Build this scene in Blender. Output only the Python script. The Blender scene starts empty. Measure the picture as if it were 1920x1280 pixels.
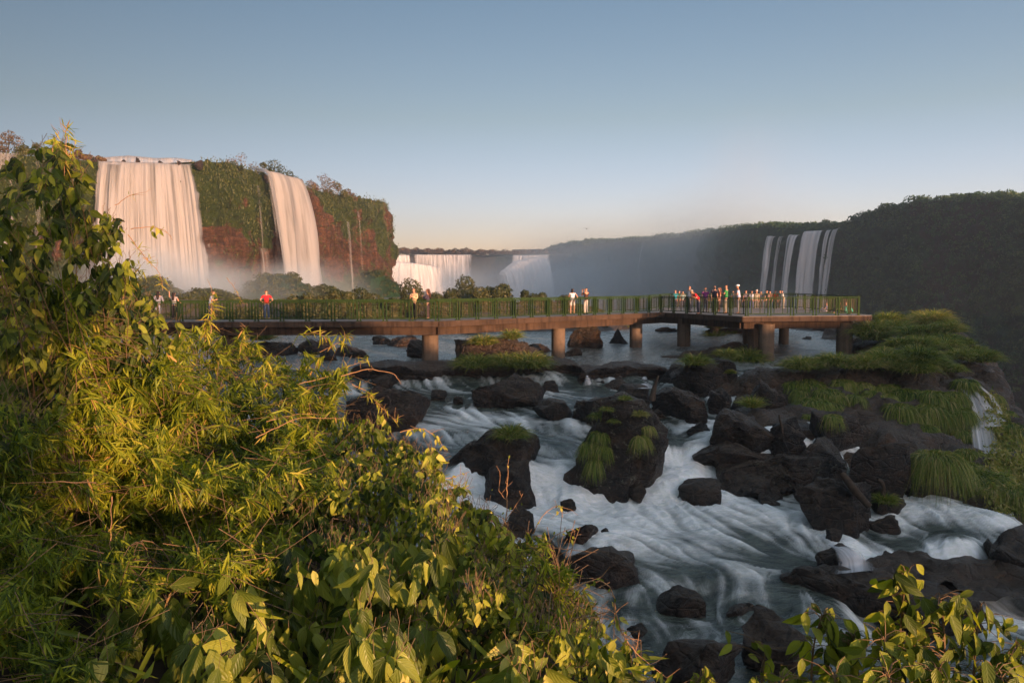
import bpy, bmesh, math, random
import numpy as np
from mathutils import Vector, Matrix
from mathutils.bvhtree import BVHTree
C = bpy.context.scene
COL = C.collection
RNG = np.random.default_rng(7)
random.seed(5)
PI = math.pi
R = math.radians

# ---------------------------------------------------------------- camera
F = 1493.33
PITCH = math.atan(120 / F)
cam_d = bpy.data.cameras.new('camera'); cam = bpy.data.objects.new('camera', cam_d); COL.objects.link(cam)
cam_d.lens = 28; cam_d.sensor_width = 36; cam_d.clip_start = 0.05; cam_d.clip_end = 3000
cam.location = (0, 0, 0); cam.rotation_euler = (PI / 2 - PITCH, 0, 0)
C.camera = cam
FW = np.array([0, math.cos(PITCH), -math.sin(PITCH)]); UP = np.array([0, math.sin(PITCH), math.cos(PITCH)])
def ray(px, py):
    px = np.asarray(px, float); py = np.asarray(py, float)
    return FW + ((px - 960) / F)[..., None] * np.array([1., 0, 0]) + ((640 - py) / F)[..., None] * UP
def PY(px, py, Y):
    d = ray(px, py); return d * (np.asarray(Y, float) / d[..., 1])[..., None]
def PZ(px, py, z):
    d = ray(px, py); return d * (np.asarray(z, float) / d[..., 2])[..., None]

# sun comes from behind the camera, right
SAZ = R(36); SEL = R(5.2)
SUNH = np.array([math.sin(SAZ), -math.cos(SAZ)])           # horizontal, towards the sun
PH = np.array([math.cos(SAZ), math.sin(SAZ)])              # perpendicular

# ---------------------------------------------------------------- noise
def _h(i, j, k, s):
    with np.errstate(over='ignore'):
        n = (i.astype(np.uint32) * np.uint32(374761393) + j.astype(np.uint32) * np.uint32(668265263)
             + k.astype(np.uint32) * np.uint32(2147483647) + np.uint32(s * 977 + 13) * np.uint32(1274126177))
        n = (n ^ (n >> np.uint32(13))) * np.uint32(1274126177)
        n = n ^ (n >> np.uint32(16))
    return (n & np.uint32(0xffffff)).astype(np.float32) / 16777215.0
def vn(x, y, z=None, s=0):
    x = np.asarray(x, np.float32); y = np.asarray(y, np.float32)
    z = np.zeros_like(x) if z is None else np.asarray(z, np.float32) + 0 * x
    xi = np.floor(x); yi = np.floor(y); zi = np.floor(z)
    fx = x - xi; fy = y - yi; fz = z - zi
    fx = fx * fx * (3 - 2 * fx); fy = fy * fy * (3 - 2 * fy); fz = fz * fz * (3 - 2 * fz)
    xi = xi.astype(np.int64); yi = yi.astype(np.int64); zi = zi.astype(np.int64)
    r = 0
    for a in (0, 1):
        wx = fx if a else 1 - fx
        for b in (0, 1):
            wy = fy if b else 1 - fy
            for c in (0, 1):
                wz = fz if c else 1 - fz
                r = r + wx * wy * wz * _h(xi + a, yi + b, zi + c, s)
    return r * 2 - 1
def fbm(x, y, z=None, o=4, s=0, g=.5):
    a = 1.; t = 0; n = 0; f = 1.
    for i in range(o):
        t = t + a * vn(np.asarray(x) * f, np.asarray(y) * f, None if z is None else np.asarray(z) * f, s + i * 7)
        n += a; a *= g; f *= 2.03
    return t / n
def ss(a, b, x):
    t = np.clip((np.asarray(x, float) - a) / (b - a), 0, 1); return t * t * (3 - 2 * t)
def nrm(v):
    v = np.asarray(v, float); return v / (np.linalg.norm(v, axis=-1, keepdims=True) + 1e-9)

# ---------------------------------------------------------------- objects
def tag(o, label=None, cat=None, group=None, kind=None):
    if label: o['label'] = label
    if cat: o['category'] = cat
    if group: o['group'] = group
    if kind: o['kind'] = kind
    return o
def empty(name, loc=(0, 0, 0), rz=0, label=None, cat=None, group=None):
    o = bpy.data.objects.new(name, None); COL.objects.link(o); o.location = loc; o.rotation_euler = (0, 0, rz)
    o.empty_display_size = .1
    return tag(o, label, cat, group)
def mesh(name, V, Fs, mat, parent=None, smooth=True, attrs=None, uv=None, loc=None):
    """V (n,3); Fs array (m,k) or list of arrays; attrs {name: per-vertex float}; uv per-vertex (n,2)"""
    V = np.asarray(V, np.float32)
    if isinstance(Fs, np.ndarray): Fs = [Fs]
    Fs = [np.asarray(f, np.int32) for f in Fs if len(f)]
    me = bpy.data.meshes.new(name)
    me.vertices.add(len(V)); me.vertices.foreach_set('co', V.ravel())
    li = np.concatenate([f.ravel() for f in Fs]); cnt = np.concatenate([np.full(len(f), f.shape[1]) for f in Fs])
    me.loops.add(len(li)); me.loops.foreach_set('vertex_index', li.astype(np.int32))
    me.polygons.add(len(cnt)); st = np.concatenate([[0], np.cumsum(cnt)[:-1]])
    me.polygons.foreach_set('loop_start', st.astype(np.int32)); me.polygons.foreach_set('loop_total', cnt.astype(np.int32))
    me.polygons.foreach_set('use_smooth', np.full(len(cnt), smooth))
    if uv is not None:
        l = me.uv_layers.new(name='UVMap'); l.data.foreach_set('uv', np.asarray(uv, np.float32)[li].ravel())
    for k, a in (attrs or {}).items():
        at = me.attributes.new(k, 'FLOAT', 'POINT'); at.data.foreach_set('value', np.asarray(a, np.float32))
    me.update(calc_edges=True); me.validate()
    if mat: me.materials.append(mat)
    o = bpy.data.objects.new(name, me); COL.objects.link(o)
    if parent is not None: o.parent = parent
    if loc is not None: o.location = loc
    return o
def grid_faces(nu, nv):
    i = np.arange(nu - 1)[:, None] * nv + np.arange(nv - 1)[None]
    return np.stack([i, i + nv, i + nv + 1, i + 1], -1).reshape(-1, 4)
class MB:
    def __init__(s): s.V = []; s.F = []; s.n = 0
    def add(s, V, Fa):
        s.V.append(np.asarray(V, float)); s.F.append(np.asarray(Fa) + s.n); s.n += len(V)
    def box(s, c, d, M=None):
        v = np.array([[x, y, z] for x in (-.5, .5) for y in (-.5, .5) for z in (-.5, .5)]) * d
        if M is not None: v = v @ np.array(M).T
        s.add(v + np.asarray(c), [[0, 1, 3, 2], [4, 6, 7, 5], [0, 4, 5, 1], [2, 3, 7, 6], [0, 2, 6, 4], [1, 5, 7, 3]])
    def bar(s, a, b, w, h=None):
        a = np.asarray(a, float); b = np.asarray(b, float); d = b - a; L = np.linalg.norm(d); x = d / L
        y = nrm(np.cross([0, 0, 1.], x)) if abs(x[2]) < .95 else np.array([0, 1., 0]); z = np.cross(x, y)
        s.box((a + b) / 2, (L, w, h or w), np.stack([x, y, z], 1))
    def tube(s, P, r, n=5):
        v, f = tube(P, r, n); s.add(v, f)
    def build(s, name, mat, parent=None, smooth=False, **k):
        return mesh(name, np.concatenate(s.V), s.split(), mat, parent, smooth, **k)
    def split(s):
        return [f for f in s.F]
def tube(P, r, n=5, cap=True):
    P = np.asarray(P, float); m = len(P); r = np.broadcast_to(np.asarray(r, float), (m,))
    T = nrm(np.gradient(P, axis=0)); ref = np.array([0, 0, 1.]) if abs(T[:, 2]).mean() < .8 else np.array([1., 0, 0])
    A = nrm(np.cross(T, ref)); B = np.cross(T, A)
    a = np.arange(n) / n * 2 * PI
    V = P[:, None] + r[:, None, None] * (np.cos(a)[None, :, None] * A[:, None] + np.sin(a)[None, :, None] * B[:, None])
    i = np.arange(m - 1)[:, None] * n; j = np.arange(n)[None]; k = (j + 1) % n
    Fa = np.stack([i + j, i + k, i + n + k, i + n + j], -1).reshape(-1, 4)
    return V.reshape(-1, 3), Fa
def inst(tv, tf, pos, M, sc=None):
    """copies of a small template (leaves, blades) merged into one mesh's arrays"""
    n = len(pos); k = len(tv)
    s = 1 if sc is None else np.asarray(sc)
    if not np.isscalar(s):
        s = s[:, None, None] if s.ndim == 1 else s[:, None, :]
    V = np.einsum('nij,nkj->nki', M, tv[None] * s) + pos[:, None]
    Fa = (tf[None] + (np.arange(n) * k)[:, None, None]).reshape(-1, tf.shape[1])
    return V.reshape(-1, 3), Fa
def frames(x, zhint):
    x = nrm(x); y = nrm(np.cross(zhint, x)); z = np.cross(x, y); return np.stack([x, y, z], -1)

# ---------------------------------------------------------------- materials
class NT:
    def __init__(s, name):
        s.m = bpy.data.materials.new(name); s.m.use_nodes = True; s.t = s.m.node_tree; s.t.nodes.clear()
        s.out = s.t.nodes.new('ShaderNodeOutputMaterial')
    def n(s, ty, ins=None, **k):
        o = s.t.nodes.new(ty)
        for a, b in k.items(): setattr(o, a, b)
        for a, b in (ins or {}).items(): s.set(o.inputs[a], b)
        return o
    def set(s, i, v):
        if hasattr(v, 'default_value') and hasattr(v, 'links') or isinstance(v, bpy.types.NodeSocket): s.t.links.new(v, i)
        else:
            if isinstance(v, (tuple, list)) and len(v) == 3 and i.type == 'RGBA': v = (*v, 1)
            i.default_value = v
    def noise(s, scale, detail=4, vec=None, rough=.55, dist=0):
        d = {'Scale': scale, 'Detail': detail, 'Roughness': rough, 'Distortion': dist}
        if vec is not None: d['Vector'] = vec
        return s.n('ShaderNodeTexNoise', d).outputs['Fac']
    def ramp(s, f, stops, interp='LINEAR'):
        r = s.n('ShaderNodeValToRGB', {'Fac': f}); e = r.color_ramp.elements; r.color_ramp.interpolation = interp
        while len(e) < len(stops): e.new(.5)
        for q, (p, c) in zip(e, stops): q.position = p; q.color = (*c, 1) if len(c) == 3 else c
        return r.outputs['Color']
    def mix(s, f, a, b, mode='MIX'):
        m = s.n('ShaderNodeMix', data_type='RGBA', blend_type=mode)
        s.set(m.inputs[0], f); s.set(m.inputs[6], a); s.set(m.inputs[7], b); return m.outputs[2]
    def math(s, op, a, b=0, c=0, clamp=False):
        m = s.n('ShaderNodeMath', operation=op, use_clamp=clamp); s.set(m.inputs[0], a); s.set(m.inputs[1], b); s.set(m.inputs[2], c); return m.outputs[0]
    def mr(s, v, a, b, c=0, d=1):
        m = s.n('ShaderNodeMapRange', {'Value': v, 'From Min': a, 'From Max': b, 'To Min': c, 'To Max': d}); return m.outputs[0]
    def attr(s, name): return s.n('ShaderNodeAttribute', attribute_name=name).outputs['Fac']
    def obj(s, sc=None):
        v = s.n('ShaderNodeTexCoord').outputs['Object']
        if sc is not None: v = s.n('ShaderNodeMapping', {'Vector': v, 'Scale': sc}).outputs[0]
        return v
    def bump(s, h, st=.5, d=.05, nrm_=None):
        i = {'Height': h, 'Strength': st, 'Distance': d}
        if nrm_ is not None: i['Normal'] = nrm_
        return s.n('ShaderNodeBump', i).outputs[0]
    def bsdf(s, col, rough=.7, normal=None, spec=.3, **k):
        i = {'Base Color': col, 'Roughness': rough, 'Specular IOR Level': spec}
        if normal is not None: i['Normal'] = normal
        for a, b in k.items(): i[a.replace('_', ' ')] = b
        return s.n('ShaderNodeBsdfPrincipled', i).outputs[0]
    def end(s, sh): s.t.links.new(sh, s.out.inputs['Surface']); return s.m
def rnd_obj(nt): return nt.n('ShaderNodeObjectInfo').outputs['Random']

def m_rock(name, dark=(.010, .008, .0065), mid=(.062, .041, .028), lich=None, lo=.6):
    t = NT(name); v = t.obj()
    n1 = t.noise(1.3, 6, v, .65); n2 = t.noise(7, 8, v, .7); n3 = t.noise(22, 6, v, .7)
    c = t.ramp(n1, [(.32, dark), (.52, tuple(.5 * a_ + .5 * b_ for a_, b_ in zip(dark, mid))), (.68, (mid[0] * 1.6, mid[1] * 1.3, mid[2]))])
    c = t.mix(t.mr(n2, .5, .75), c, tuple(x * 1.9 for x in mid)); c = t.mix(t.math('MULTIPLY', t.mr(n3, .3, .45, 1, 0), .7), c, tuple(x * .5 for x in dark))
    if lich:
        l = t.noise(3.2, 10, v, .75, .6); c = t.mix(t.mr(l, lo, lo + .05), c, t.mix(t.mr(n3, .4, .6), lich, (.06, .05, .03)))
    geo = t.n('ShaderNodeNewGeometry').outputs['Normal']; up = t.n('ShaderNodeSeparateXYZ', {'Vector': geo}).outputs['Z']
    c = t.mix(t.math('MULTIPLY', t.mr(up, .35, .9), t.mr(n2, .36, .58)), c, (.115, .082, .052))  # paints up-facing rock a lighter dry brown so tops read as lit
    vor = t.n('ShaderNodeTexVoronoi', {'Vector': t.n('ShaderNodeMapping', {'Vector': v, 'Scale': (1, 1, 2.2)}).outputs[0], 'Scale': 1.6}, feature='DISTANCE_TO_EDGE').outputs['Distance']
    crack = t.mr(vor, 0, .09)
    h = t.math('ADD', t.math('MULTIPLY', n2, 1.0), t.math('ADD', t.math('MULTIPLY', n3, .35), t.math('MULTIPLY', crack, .3)))
    return t.end(t.bsdf(c, t.mr(n2, .3, .7, .30, .72), t.bump(h, 1., .5), .5))
def m_leaf(name, cols, trans=.35, rough=.5, veins=False, spec=.25):
    t = NT(name); a = t.attr('rnd')
    c = t.ramp(a, [(i / (len(cols) - 1), q) for i, q in enumerate(cols)])
    nrm_ = None
    if veins:
        uv = t.n('ShaderNodeUVMap').outputs[0]; sp = t.n('ShaderNodeSeparateXYZ', {'Vector': uv})
        x = t.math('ABSOLUTE', t.math('SUBTRACT', sp.outputs['Y'], .5))
        w = t.math('SINE', t.math('MULTIPLY', t.math('SUBTRACT', sp.outputs['X'], t.math('MULTIPLY', x, .7)), 42.))
        rib = t.mr(x, 0, .03, 1, 0)
        c = t.mix(t.math('MAXIMUM', rib, t.mr(w, .8, 1, 0, .22)), c, t.mix(.5, c, (.3, .34, .12)))
        nrm_ = t.bump(w, .35, .003)
    col2 = t.mix(1, c, (1.5, 1.55, .55), 'MULTIPLY')
    sh = t.n('ShaderNodeMixShader', {0: trans, 1: t.bsdf(c, rough, nrm_, spec), 2: t.n('ShaderNodeBsdfTranslucent', {'Color': col2}).outputs[0]}).outputs[0]
    return t.end(sh)
def m_plain(name, col, rough=.6, var=.15, sc=6, spec=.3, metal=0):
    t = NT(name); n = t.noise(sc, 5, t.obj())
    c = t.ramp(n, [(.3, tuple(x * (1 - var) for x in col)), (.7, tuple(min(1, x * (1 + var)) for x in col))])
    return t.end(t.bsdf(c, rough, None, spec, Metallic=metal))
M = {}
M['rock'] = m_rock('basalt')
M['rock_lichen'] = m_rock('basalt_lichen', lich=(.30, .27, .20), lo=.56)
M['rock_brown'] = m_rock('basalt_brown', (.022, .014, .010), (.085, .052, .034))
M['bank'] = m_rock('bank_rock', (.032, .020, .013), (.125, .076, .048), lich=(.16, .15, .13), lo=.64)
def m_cliff(name, red=True):
    t = NT(name); v = t.obj(); g = t.attr('green')
    n0 = t.noise(.12, 5, v, .6); n1 = t.noise(.6, 8, v, .7); st = t.noise(1.0, 6, t.obj((.25, .25, 2.2)), .65); n3 = t.noise(3, 6, v, .7)
    if red:
        vc = t.noise(1.0, 6, t.obj((.9, .9, .12)), .7)
        c = t.ramp(t.math('ADD', t.math('MULTIPLY', st, .45), t.math('MULTIPLY', vc, .55)), [(.36, (.022, .013, .009)), (.5, (.085, .042, .026)), (.66, (.19, .088, .05))])
        gc = t.ramp(n1, [(.3, (.010, .018, .005)), (.55, (.03, .045, .009)), (.75, (.07, .08, .018))])
    else:
        c = t.ramp(st, [(.3, (.02, .02, .016)), (.7, (.06, .05, .04))])
        gc = t.ramp(n1, [(.3, (.005, .016, .007)), (.55, (.016, .046, .016)), (.75, (.04, .085, .026))])
    c = t.mix(t.mr(n3, .45, .62, 0, .75), c, (.028, .02, .014))
    f = t.mr(t.math('ADD', g, t.math('MULTIPLY', t.math('SUBTRACT', n1, .5), .9)), .42, .55)
    c = t.mix(f, c, gc)
    h = t.math('ADD', t.math('MULTIPLY', n1, 1.), t.math('MULTIPLY', n3, .45))
    return t.end(t.bsdf(c, .85, t.bump(h, .9, 1.3), .15))
M['cliff_left'] = m_cliff('cliff_left'); M['cliff_right'] = m_cliff('cliff_right', False)
def m_water():
    t = NT('river_water'); f = t.attr('foam'); v = t.obj()
    n = t.noise(9, 5, v, .6); n2 = t.noise(1.4, 4, t.obj((1, 2.2, 1)), .55); n3 = t.noise(4.5, 4, t.obj((.8, 2.4, 1)), .6)
    sv = t.n('ShaderNodeCombineXYZ', {'X': t.math('MULTIPLY', t.attr('stream'), 9.), 'Y': t.math('MULTIPLY', t.attr('stream2'), 3.), 'Z': 0.}).outputs[0]
    sn = t.noise(1.6, 5, t.n('ShaderNodeVectorMath', {0: sv, 1: t.n('ShaderNodeVectorMath', {0: v, 1: (.35, .35, 0)}, operation='MULTIPLY').outputs[0]}, operation='ADD').outputs[0], .65)
    fs = t.math('MULTIPLY', t.math('SUBTRACT', sn, .5), .85)
    amt = t.math('MULTIPLY', fs, t.mr(f, .0, .35, .25, 1.))
    f2 = t.mr(t.math('ADD', t.math('ADD', f, amt), t.math('MULTIPLY', t.math('SUBTRACT', n, .5), .12)), .0, 1.0)
    deep = t.mix(t.mr(n2, .35, .65), (.028, .036, .032), (.085, .10, .078))
    c = t.mix(f2, deep, t.mix(t.mr(n3, .35, .65), (.92, .91, .90), (.74, .76, .69)))
    bp = t.bump(n2, .5, .25); bp = t.bump(n3, .5, .09, bp); bp = t.bump(n, .12, .03, bp)
    return t.end(t.bsdf(c, t.mr(f2, 0, .6, .14, .65), bp, .6, IOR=1.33))
M['water'] = m_water()
def m_fall(name, br=1.):
    t = NT(name); uv = t.n('ShaderNodeUVMap').outputs[0]
    a = t.noise(1, 5, t.n('ShaderNodeMapping', {'Vector': uv, 'Scale': (.75, .04, 1)}).outputs[0], .6)
    b = t.noise(1, 4, t.n('ShaderNodeMapping', {'Vector': uv, 'Scale': (2.8, .07, 1)}).outputs[0], .6)
    d = t.attr('dens')
    s = t.math('ADD', t.math('MULTIPLY', a, .72), t.math('MULTIPLY', b, .28))
    al = t.mr(t.math('ADD', d, t.math('MULTIPLY', t.math('SUBTRACT', s, .5), 2.4)), .1, .9)
    col = t.ramp(s, [(.25, tuple(br * x for x in (.25, .247, .245))), (.7, tuple(br * x for x in (.41, .40, .40)))])
    sh = t.bsdf(col, .75, t.bump(s, .35, .6), .1)
    sh = t.n('ShaderNodeMixShader', {0: .3, 1: sh, 2: t.n('ShaderNodeBsdfTranslucent', {'Color': (.85, .85, .85, 1)}).outputs[0]}).outputs[0]
    sh = t.n('ShaderNodeMixShader', {0: al, 1: t.n('ShaderNodeBsdfTransparent').outputs[0], 2: sh}).outputs[0]
    return t.end(sh)
M['fall'] = m_fall('falling_water'); M['fall_far'] = m_fall('far_falling_water', 2.25)  # brighter colour copy makes up for dim light on far and bank falls
def m_mist(name, dens, g=.2):
    t = NT(name); c = t.n('ShaderNodeTexCoord').outputs['Generated']
    v = t.n('ShaderNodeVectorMath', {0: c, 1: (.5, .5, .5)}, operation='DISTANCE').outputs['Value']
    f = t.math('POWER', t.mr(v, .0, .5, 1, 0), 1.6)
    n = t.noise(2.2, 3, c, .55); f = t.math('MULTIPLY', f, t.mr(n, .35, .7, .35, 1.5))
    vol = t.n('ShaderNodeVolumePrincipled', {'Color': (.84, .94, 1), 'Density': t.math('MULTIPLY', f, dens), 'Anisotropy': g})
    t.t.links.new(vol.outputs[0], t.out.inputs['Volume']); return t.m
def m_vol(name, dens, col=(1, 1, 1), g=.2):
    m = bpy.data.materials.new(name); m.use_nodes = True; nt = m.node_tree; nt.nodes.clear()
    o = nt.nodes.new('ShaderNodeOutputMaterial'); v = nt.nodes.new('ShaderNodeVolumePrincipled')
    v.inputs['Color'].default_value = (*col, 1); v.inputs['Density'].default_value = dens; v.inputs['Anisotropy'].default_value = g
    nt.links.new(v.outputs[0], o.inputs['Volume']); return m
M['soil'] = m_plain('soil', (.035, .026, .016), .95, .5, 3)
M['canyon'] = m_plain('canyon_water', (.10, .12, .12), .3, .3, .1)
M['concrete'] = None
def m_conc(name, base, st=.5):
    t = NT(name); v = t.obj(); a = t.noise(.8, 6, v, .65); b = t.noise(14, 6, v, .7); s = t.noise(1, 5, t.obj((5, 5, .25)), .6)
    c = t.ramp(a, [(.3, tuple(x * .65 for x in base)), (.7, tuple(x * 1.15 for x in base))])
    c = t.mix(t.mr(s, .48, .62, 0, st), c, tuple(x * .3 for x in base)); pt = t.noise(3.5, 7, v, .75); c = t.mix(t.mr(pt, .52, .66, 0, .6), c, (base[0] * .5, base[1] * .5, base[2] * .45))
    return t.end(t.bsdf(c, .85, t.bump(b, .4, .02), .2))
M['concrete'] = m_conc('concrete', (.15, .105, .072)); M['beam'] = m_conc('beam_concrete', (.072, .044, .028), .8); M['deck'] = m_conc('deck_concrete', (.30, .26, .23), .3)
M['green'] = m_plain('green_paint', (.022, .042, .010), .75, .25, 3, .1)
M['wire'] = m_plain('wire', (.15, .115, .06), .7, .2, 5, .4, .4)
M['grass'] = m_leaf('grass', [(.014, .032, .005), (.065, .115, .014), (.15, .20, .028), (.26, .25, .06), (.40, .31, .13)], .3)
M['moss'] = m_plain('moss', (.045, .075, .008), .9, .5, 9)
M['tree_leaf'] = m_leaf('tree_leaf', [(.02, .03, .008), (.045, .055, .014), (.075, .075, .02), (.10, .08, .03)], .2)
M['creeper'] = m_leaf('creeper_leaf', [(.010, .017, .005), (.03, .042, .009), (.062, .072, .015), (.10, .095, .03)], .15)
M['brown_leaf'] = m_leaf('dry_leaf', [(.05, .032, .018), (.09, .055, .03), (.13, .08, .04), (.08, .07, .03)], .2)
M['far_leaf'] = m_leaf('far_leaf', [(.008, .026, .008), (.024, .064, .018), (.06, .105, .03), (.12, .12, .04)], .2)
M['bark'] = m_plain('bark', (.06, .04, .026), .9, .4, 8)
M['stem'] = m_plain('stem', (.16, .10, .05), .7, .35, 20)
M['drystem'] = m_plain('dry_stem', (.34, .19, .09), .7, .3, 20)
M['bamboo_leaf'] = m_leaf('bamboo_leaf', [(.018, .036, .004), (.10, .14, .010), (.28, .31, .02), (.46, .40, .05), (.55, .30, .10)], .42, .42)
M['vine_leaf'] = m_leaf('vine_leaf', [(.012, .026, .005), (.08, .11, .012), (.34, .36, .035), (.62, .52, .12)], .38, .4, True)
M['broad_leaf'] = m_leaf('broad_leaf', [(.02, .036, .008), (.12, .155, .022), (.36, .37, .06), (.60, .50, .16)], .36, .36, True)
M['wood'] = m_plain('driftwood', (.055, .038, .026), .9, .4, 12)

# ---------------------------------------------------------------- water surface heights
K = 1.1
_cp = [(450,640,-4.3),(600,640,-4.3),(750,655,-4.3),(900,640,-4.3),(1100,640,-4.3),(1250,650,-4.3),(1400,660,-4.3),(1520,650,-4.3),(1600,680,-4.3),(1480,692,-4.32),
 (1300,688,-4.33),(1150,690,-4.33),(1000,690,-4.33),(800,690,-4.33),(560,680,-4.35),(640,700,-4.5),(640,760,-5.1),(560,740,-5.0),
 (1270,712,-4.75),(1150,738,-4.95),(1000,738,-4.95),(900,748,-5.0),(800,742,-4.98),(720,745,-5.0),
 (860,772,-5.12),(960,780,-5.2),(1060,790,-5.25),(880,795,-5.3),(1020,822,-5.42),(800,850,-5.6),(820,880,-5.8),(740,900,-5.9),
 (1045,862,-5.55),(880,866,-5.65),(960,860,-5.6),(1045,915,-6.35),(890,930,-6.4),(1000,950,-6.5),
 (1150,960,-6.55),(1300,950,-6.55),(1420,945,-6.6),(1250,1000,-6.68),(1500,990,-6.7),(1350,1060,-6.85),(1150,1000,-6.62),(1230,1060,-6.85),
 (1450,1090,-6.95),(1200,1090,-7.05),(1300,1150,-7.4),(1150,1150,-7.3),(1200,1230,-7.6),(1450,1160,-7.25),(1100,1200,-7.5),(1500,1120,-7.0),
 (1420,735,-4.85),(1440,780,-5.05),(1400,800,-5.1),(1250,825,-5.4),(1330,800,-5.25),(1265,885,-5.95),(1340,925,-6.4),(1235,775,-5.1),(1500,790,-5.1),
 (1630,905,-6.25),(1750,930,-6.4),(1850,955,-6.5),(1800,1005,-6.6),(1560,960,-6.62),(1640,1062,-7.2),(1700,1020,-6.95),(1560,1010,-6.78),(1580,1060,-7.1),
 (1750,1085,-7.35),(1850,1110,-7.7),(1900,1160,-8.3),(1700,1200,-7.8),(1920,1000,-6.8),(2000,1020,-7.2),(2100,1200,-9.5)]
CP = np.array([PZ(a, b, c * K) for a, b, c in _cp])
CP = np.concatenate([CP, [[x, y, -4.3 * K + max(0, y - 60) * .004] for x in (-90, -60, -40, -20, 0, 15, 30) for y in (62, 80, 110, 150, 190)],
                     [[16, 31, -7.4], [18, 30, -7.6], [14.3, 31.5, -7.0], [17, 28.6, -7.5], [19.5, 28.5, -7.8], [15, 36, -6.5], [18, 36, -6.9], [21, 36, -7.5], [14.5, 34, -6.4], [17, 38.2, -6.4], [20, 38.5, -6.6], [14, 37.5, -6.2], [23, 40, -7], [-12, 30, -6.2], [-16, 24, -7], [-8, 14, -8.4], [0, 10, -8.8], [10, 10, -9.2]]])
def Zw(X, Y):
    X = np.asarray(X, float); Y = np.asarray(Y, float); sh = X.shape; X = X.ravel(); Y = Y.ravel(); out = np.empty(len(X))
    for i in range(0, len(X), 60000):
        d2 = (X[i:i + 60000, None] - CP[None, :, 0]) ** 2 + (Y[i:i + 60000, None] - CP[None, :, 1]) ** 2
        w = 1 / (d2 + .35) ** 2.2; out[i:i + 60000] = (w @ CP[:, 2]) / w.sum(1)
    return out.reshape(sh)
def hitw(px, py):
    z = -5.5
    for _ in range(30):
        p = PZ(px, py, z); z = .5 * z + .5 * float(Zw(p[0:1], p[1:2])[0])
    return PZ(px, py, z)

# canyon edge: river and rock lie left of it, the gorge right of it
LIP = np.array([(60,-20),(44,8),(31,17),(25.5,23),(21,31),(23,38),(26.5,46),(30,56),(33,70),(36,84),(22,100),(4,118),(-12,140),(-24,190),(-30,260)], float)
def lipx(Y): return np.interp(Y, LIP[:, 1], LIP[:, 0])

# ---------------------------------------------------------------- rocks
bm = bmesh.new(); bmesh.ops.create_icosphere(bm, subdivisions=5, radius=1)
ICO5 = (np.array([v.co[:] for v in bm.verts]), np.array([[v.index for v in f.verts] for f in bm.faces])); bm.free()
bm = bmesh.new(); bmesh.ops.create_icosphere(bm, subdivisions=4, radius=1)
ICO4 = (np.array([v.co[:] for v in bm.verts]), np.array([[v.index for v in f.verts] for f in bm.faces])); bm.free()
bm = bmesh.new(); bmesh.ops.create_icosphere(bm, subdivisions=2, radius=1)
ICO2 = (np.array([v.co[:] for v in bm.verts]), np.array([[v.index for v in f.verts] for f in bm.faces])); bm.free()
def rock_shape(seed, hw, dp, ht, flat=0, peak=0, big=True, boxy=.5):
    g = np.random.default_rng(seed); p, f = ICO5 if big else ICO4
    u = p.copy(); o = g.uniform(0, 50, 3)
    n = fbm(u[:, 0] * 1.1 + o[0], u[:, 1] * 1.1 + o[1], u[:, 2] * 1.1 + o[2], 3, seed)
    q = np.sign(u) * np.abs(u) ** (1 - .3 * boxy); q = q * (1 + .38 * n[:, None])
    for k in range(17):
        d = nrm(g.normal(size=3) * (1, 1, .85)); c = g.uniform(.42, .78) * np.abs(q @ d).max(); t = np.maximum(0, q @ d - c); q = q - t[:, None] * d * .96
    if flat: t = np.maximum(0, q[:, 2] - flat); q[:, 2] -= t * .9
    if peak:
        s = 1 - peak * np.clip(q[:, 2], 0, 1); q[:, 0] *= s; q[:, 1] *= s
    mx = np.abs(q).max(0); q = q / mx
    S = np.array([hw, dp, ht]); q = q * S
    m = max(hw, ht); fr = 2.4 / m
    # steps and splits: shear slabs past each other along a few joint planes
    for k in range(6):
        d = nrm(g.normal(size=3) * (1, 1, .9)); s_ = nrm(np.cross(d, g.normal(size=3))); w_ = q @ d + fbm(q[:, 0] * fr * .8, q[:, 1] * fr * .8, q[:, 2] * fr * .8, 2, seed + 40 + k) * .12 * m
        q = q + s_ * (np.tanh((w_ - g.uniform(-.4, .4) * m) / (.025 * m)) * .075 * m * g.uniform(.4, 1))[:, None]
    r1 = 1 - np.abs(fbm(q[:, 0] * fr + o[1], q[:, 1] * fr, q[:, 2] * fr * 1.7 + o[2], 4, seed + 3)) * 2
    r2 = fbm(q[:, 0] * 3.3 + o[1], q[:, 1] * 3.3, q[:, 2] * 4.5 + o[2], 4, seed + 5)
    q = q + nrm(q / S ** 2) * (np.minimum(r1, .66) * (.125) * m + r2 * .07 * min(1.3, m))[:, None]
    return q, f
BVH_V = []; BVH_F = []; BVH_N = 0
def bvh_add(V, Fa):
    global BVH_N
    BVH_V.append(np.asarray(V, np.float32)); BVH_F.extend((np.asarray(Fa) + BVH_N).tolist()); BVH_N += len(V)
ROCKP = []
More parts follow.
